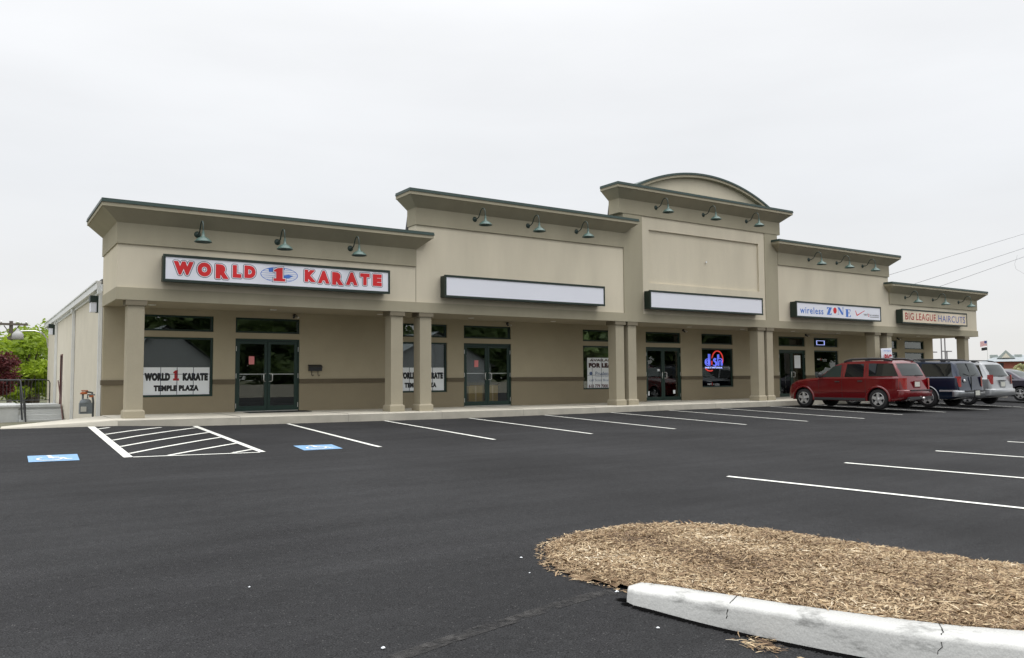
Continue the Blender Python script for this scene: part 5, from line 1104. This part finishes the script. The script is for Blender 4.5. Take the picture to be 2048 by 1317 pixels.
r0, d = car('blue_suv', 'long dark blue SUV with barn doors and tall red tail lamps', 'SUV', 30.25, 15.55, -1.25, 1.98, 5.25,
    [(0, .55), (.03, .62), (.07, .9), (.10, 1.20), (.16, 1.42), (.26, 1.66), (.36, 1.735), (1.5, 1.765), (2.6, 1.755), (3.0, 1.70), (3.6, 1.28), (3.8, 1.17), (4.6, 1.10), (5.05, 1.0), (5.2, .75), (5.25, .55)],
    1.15, .30, .17, BLUE, (1.20, 4.38), .37,
    [((((2.45, 1.17), (3.5, 1.17)), ((2.45, 1.63), (3.05, 1.6))), CG), ((((1.55, 1.17), (2.35, 1.17)), ((1.55, 1.65), (2.35, 1.65))), CG), ((((.24, 1.17), (1.45, 1.17)), ((.36, 1.66), (1.47, 1.66))), CG)],
    (1.18, 1.66, .95, .93),
    dict(tail=(.78, 1.17, .10, .11), tailback=.05, bumper=(.42, .64, M['chrome']), step=(.60, .645), plate=(.10, .55), platey=-.13, handles=((2.5, 1.0), (1.6, 1.0)), seams=((3.5, .4, 1.13), (2.4, .4, 1.6), (1.5, .7, 1.6)), mirror=(3.35, 1.25),
         moulding=((.60, .07, 0.05, .72, M['alloy']), (.60, .07, 1.66, 3.9, M['alloy']), (.36, .10, 1.62, 3.9, M['alloy'])), flare=(M['chrome'], .035), rack=(.45, 2.5, .06, .022), bars=(.2, .55, .9)))
xc, y0, gz = d['xc'], d['y0'], d['gz']
bx(xc-.006, xc+.006, y0+.02, y0+.06, gz+.65, gz+1.16).build('barn_door_seam', M['black'], r0)
MB().tube([(xc, y0+.075, gz+1.18), (xc, y0+.125, gz+1.42), (xc, y0+.21, gz+1.66)], .012, 6).build('barn_door_seam', M['black'], r0)
MB().lathe((xc-.45, y0+.045, gz+1.0), [(0, -.02), (.05, -.015), (.07, .01)], 16, 'y').build('emblem', M['alloy'], r0)
for s in (-1, 1): MB().tube([(xc+s*.12, y0+.07, gz+1.20), (xc+s*.45, y0+.075, gz+1.27)], .012, 6).build('rear_wiper', M['black'], r0)
r0, d = car('silver_van', 'silver minivan with high tail lamps, between blue SUV and dark sedan', 'van', 33.55, 15.95, -1.25, 1.92, 4.8,
    [(0, .60), (.05, .72), (.09, .95), (.14, 1.12), (.34, 1.50), (.44, 1.66), (.56, 1.73), (1.5, 1.77), (2.8, 1.72), (3.2, 1.55), (4.0, 1.12), (4.5, .95), (4.7, .75), (4.8, .5)],
    1.08, .28, .16, SILV, (.98, 3.92), .335,
    [((((2.3, 1.12), (3.3, 1.12)), ((2.3, 1.6), (2.9, 1.55))), CG), ((((.35, 1.12), (2.2, 1.12)), ((.55, 1.62), (2.2, 1.64))), CG)],
    (1.16, 1.62, .94, .92),
    dict(tail=(.85, 1.22, .12, .08), tailback=.06, bumper=(.40, .66, SILV), plate=(0, .84), platey=.03, recess=SILV, seams=((2.25, .4, 1.6), (1.3, .5, 1.6)), mirror=(3.1, 1.15), rack=(.6, 2.4, .05, .02), bars=()))
xc, y0, gz = d['xc'], d['y0'], d['gz']
bx(xc-.28, xc+.28, y0+.035, y0+.07, gz+.98, gz+1.01).build('tailgate_handle', M['trim'], r0)
MB().tube([(xc-.1, y0+.13, gz+1.17), (xc+.35, y0+.12, gz+1.18)], .012, 6).build('rear_wiper', M['black'], r0)
car('dark_sedan', 'dark plum grey sedan parked right of the silver van, cut by the frame', 'car', 39.5, 16.6, -1.23, 1.80, 4.55,
    [(0, .62), (.04, .85), (.12, .98), (.75, 1.02), (1.05, 1.10), (1.45, 1.34), (1.75, 1.43), (2.3, 1.45), (2.7, 1.41), (3.1, 1.22), (3.5, .98), (4.1, .88), (4.4, .75), (4.52, .6), (4.55, .5)],
    .97, .20, .20, PURP, (.98, 3.65), .315,
    [((((1.22, 1.0), (1.66, 1.0)), ((1.48, 1.20), (1.66, 1.34))), CGL), ((((1.72, 1.0), (2.30, 1.0)), ((1.72, 1.35), (2.28, 1.38))), CGL), ((((2.38, 1.0), (3.2, 1.0)), ((2.38, 1.37), (2.75, 1.34))), CGL)],
    (1.05, 1.38, .9, .85),
    dict(tail=(.66, .86, .18, .25), bumper=(.35, .6, PURP), plate=(0, .74), handles=((1.78, .86), (2.45, .86)), seams=((1.62, .5, .95), (2.34, .3, .95)), mirror=(3.05, 1.02), mirm=PURP, moulding=((.5, .03, 1.4, 3.2, M['trim']),)))
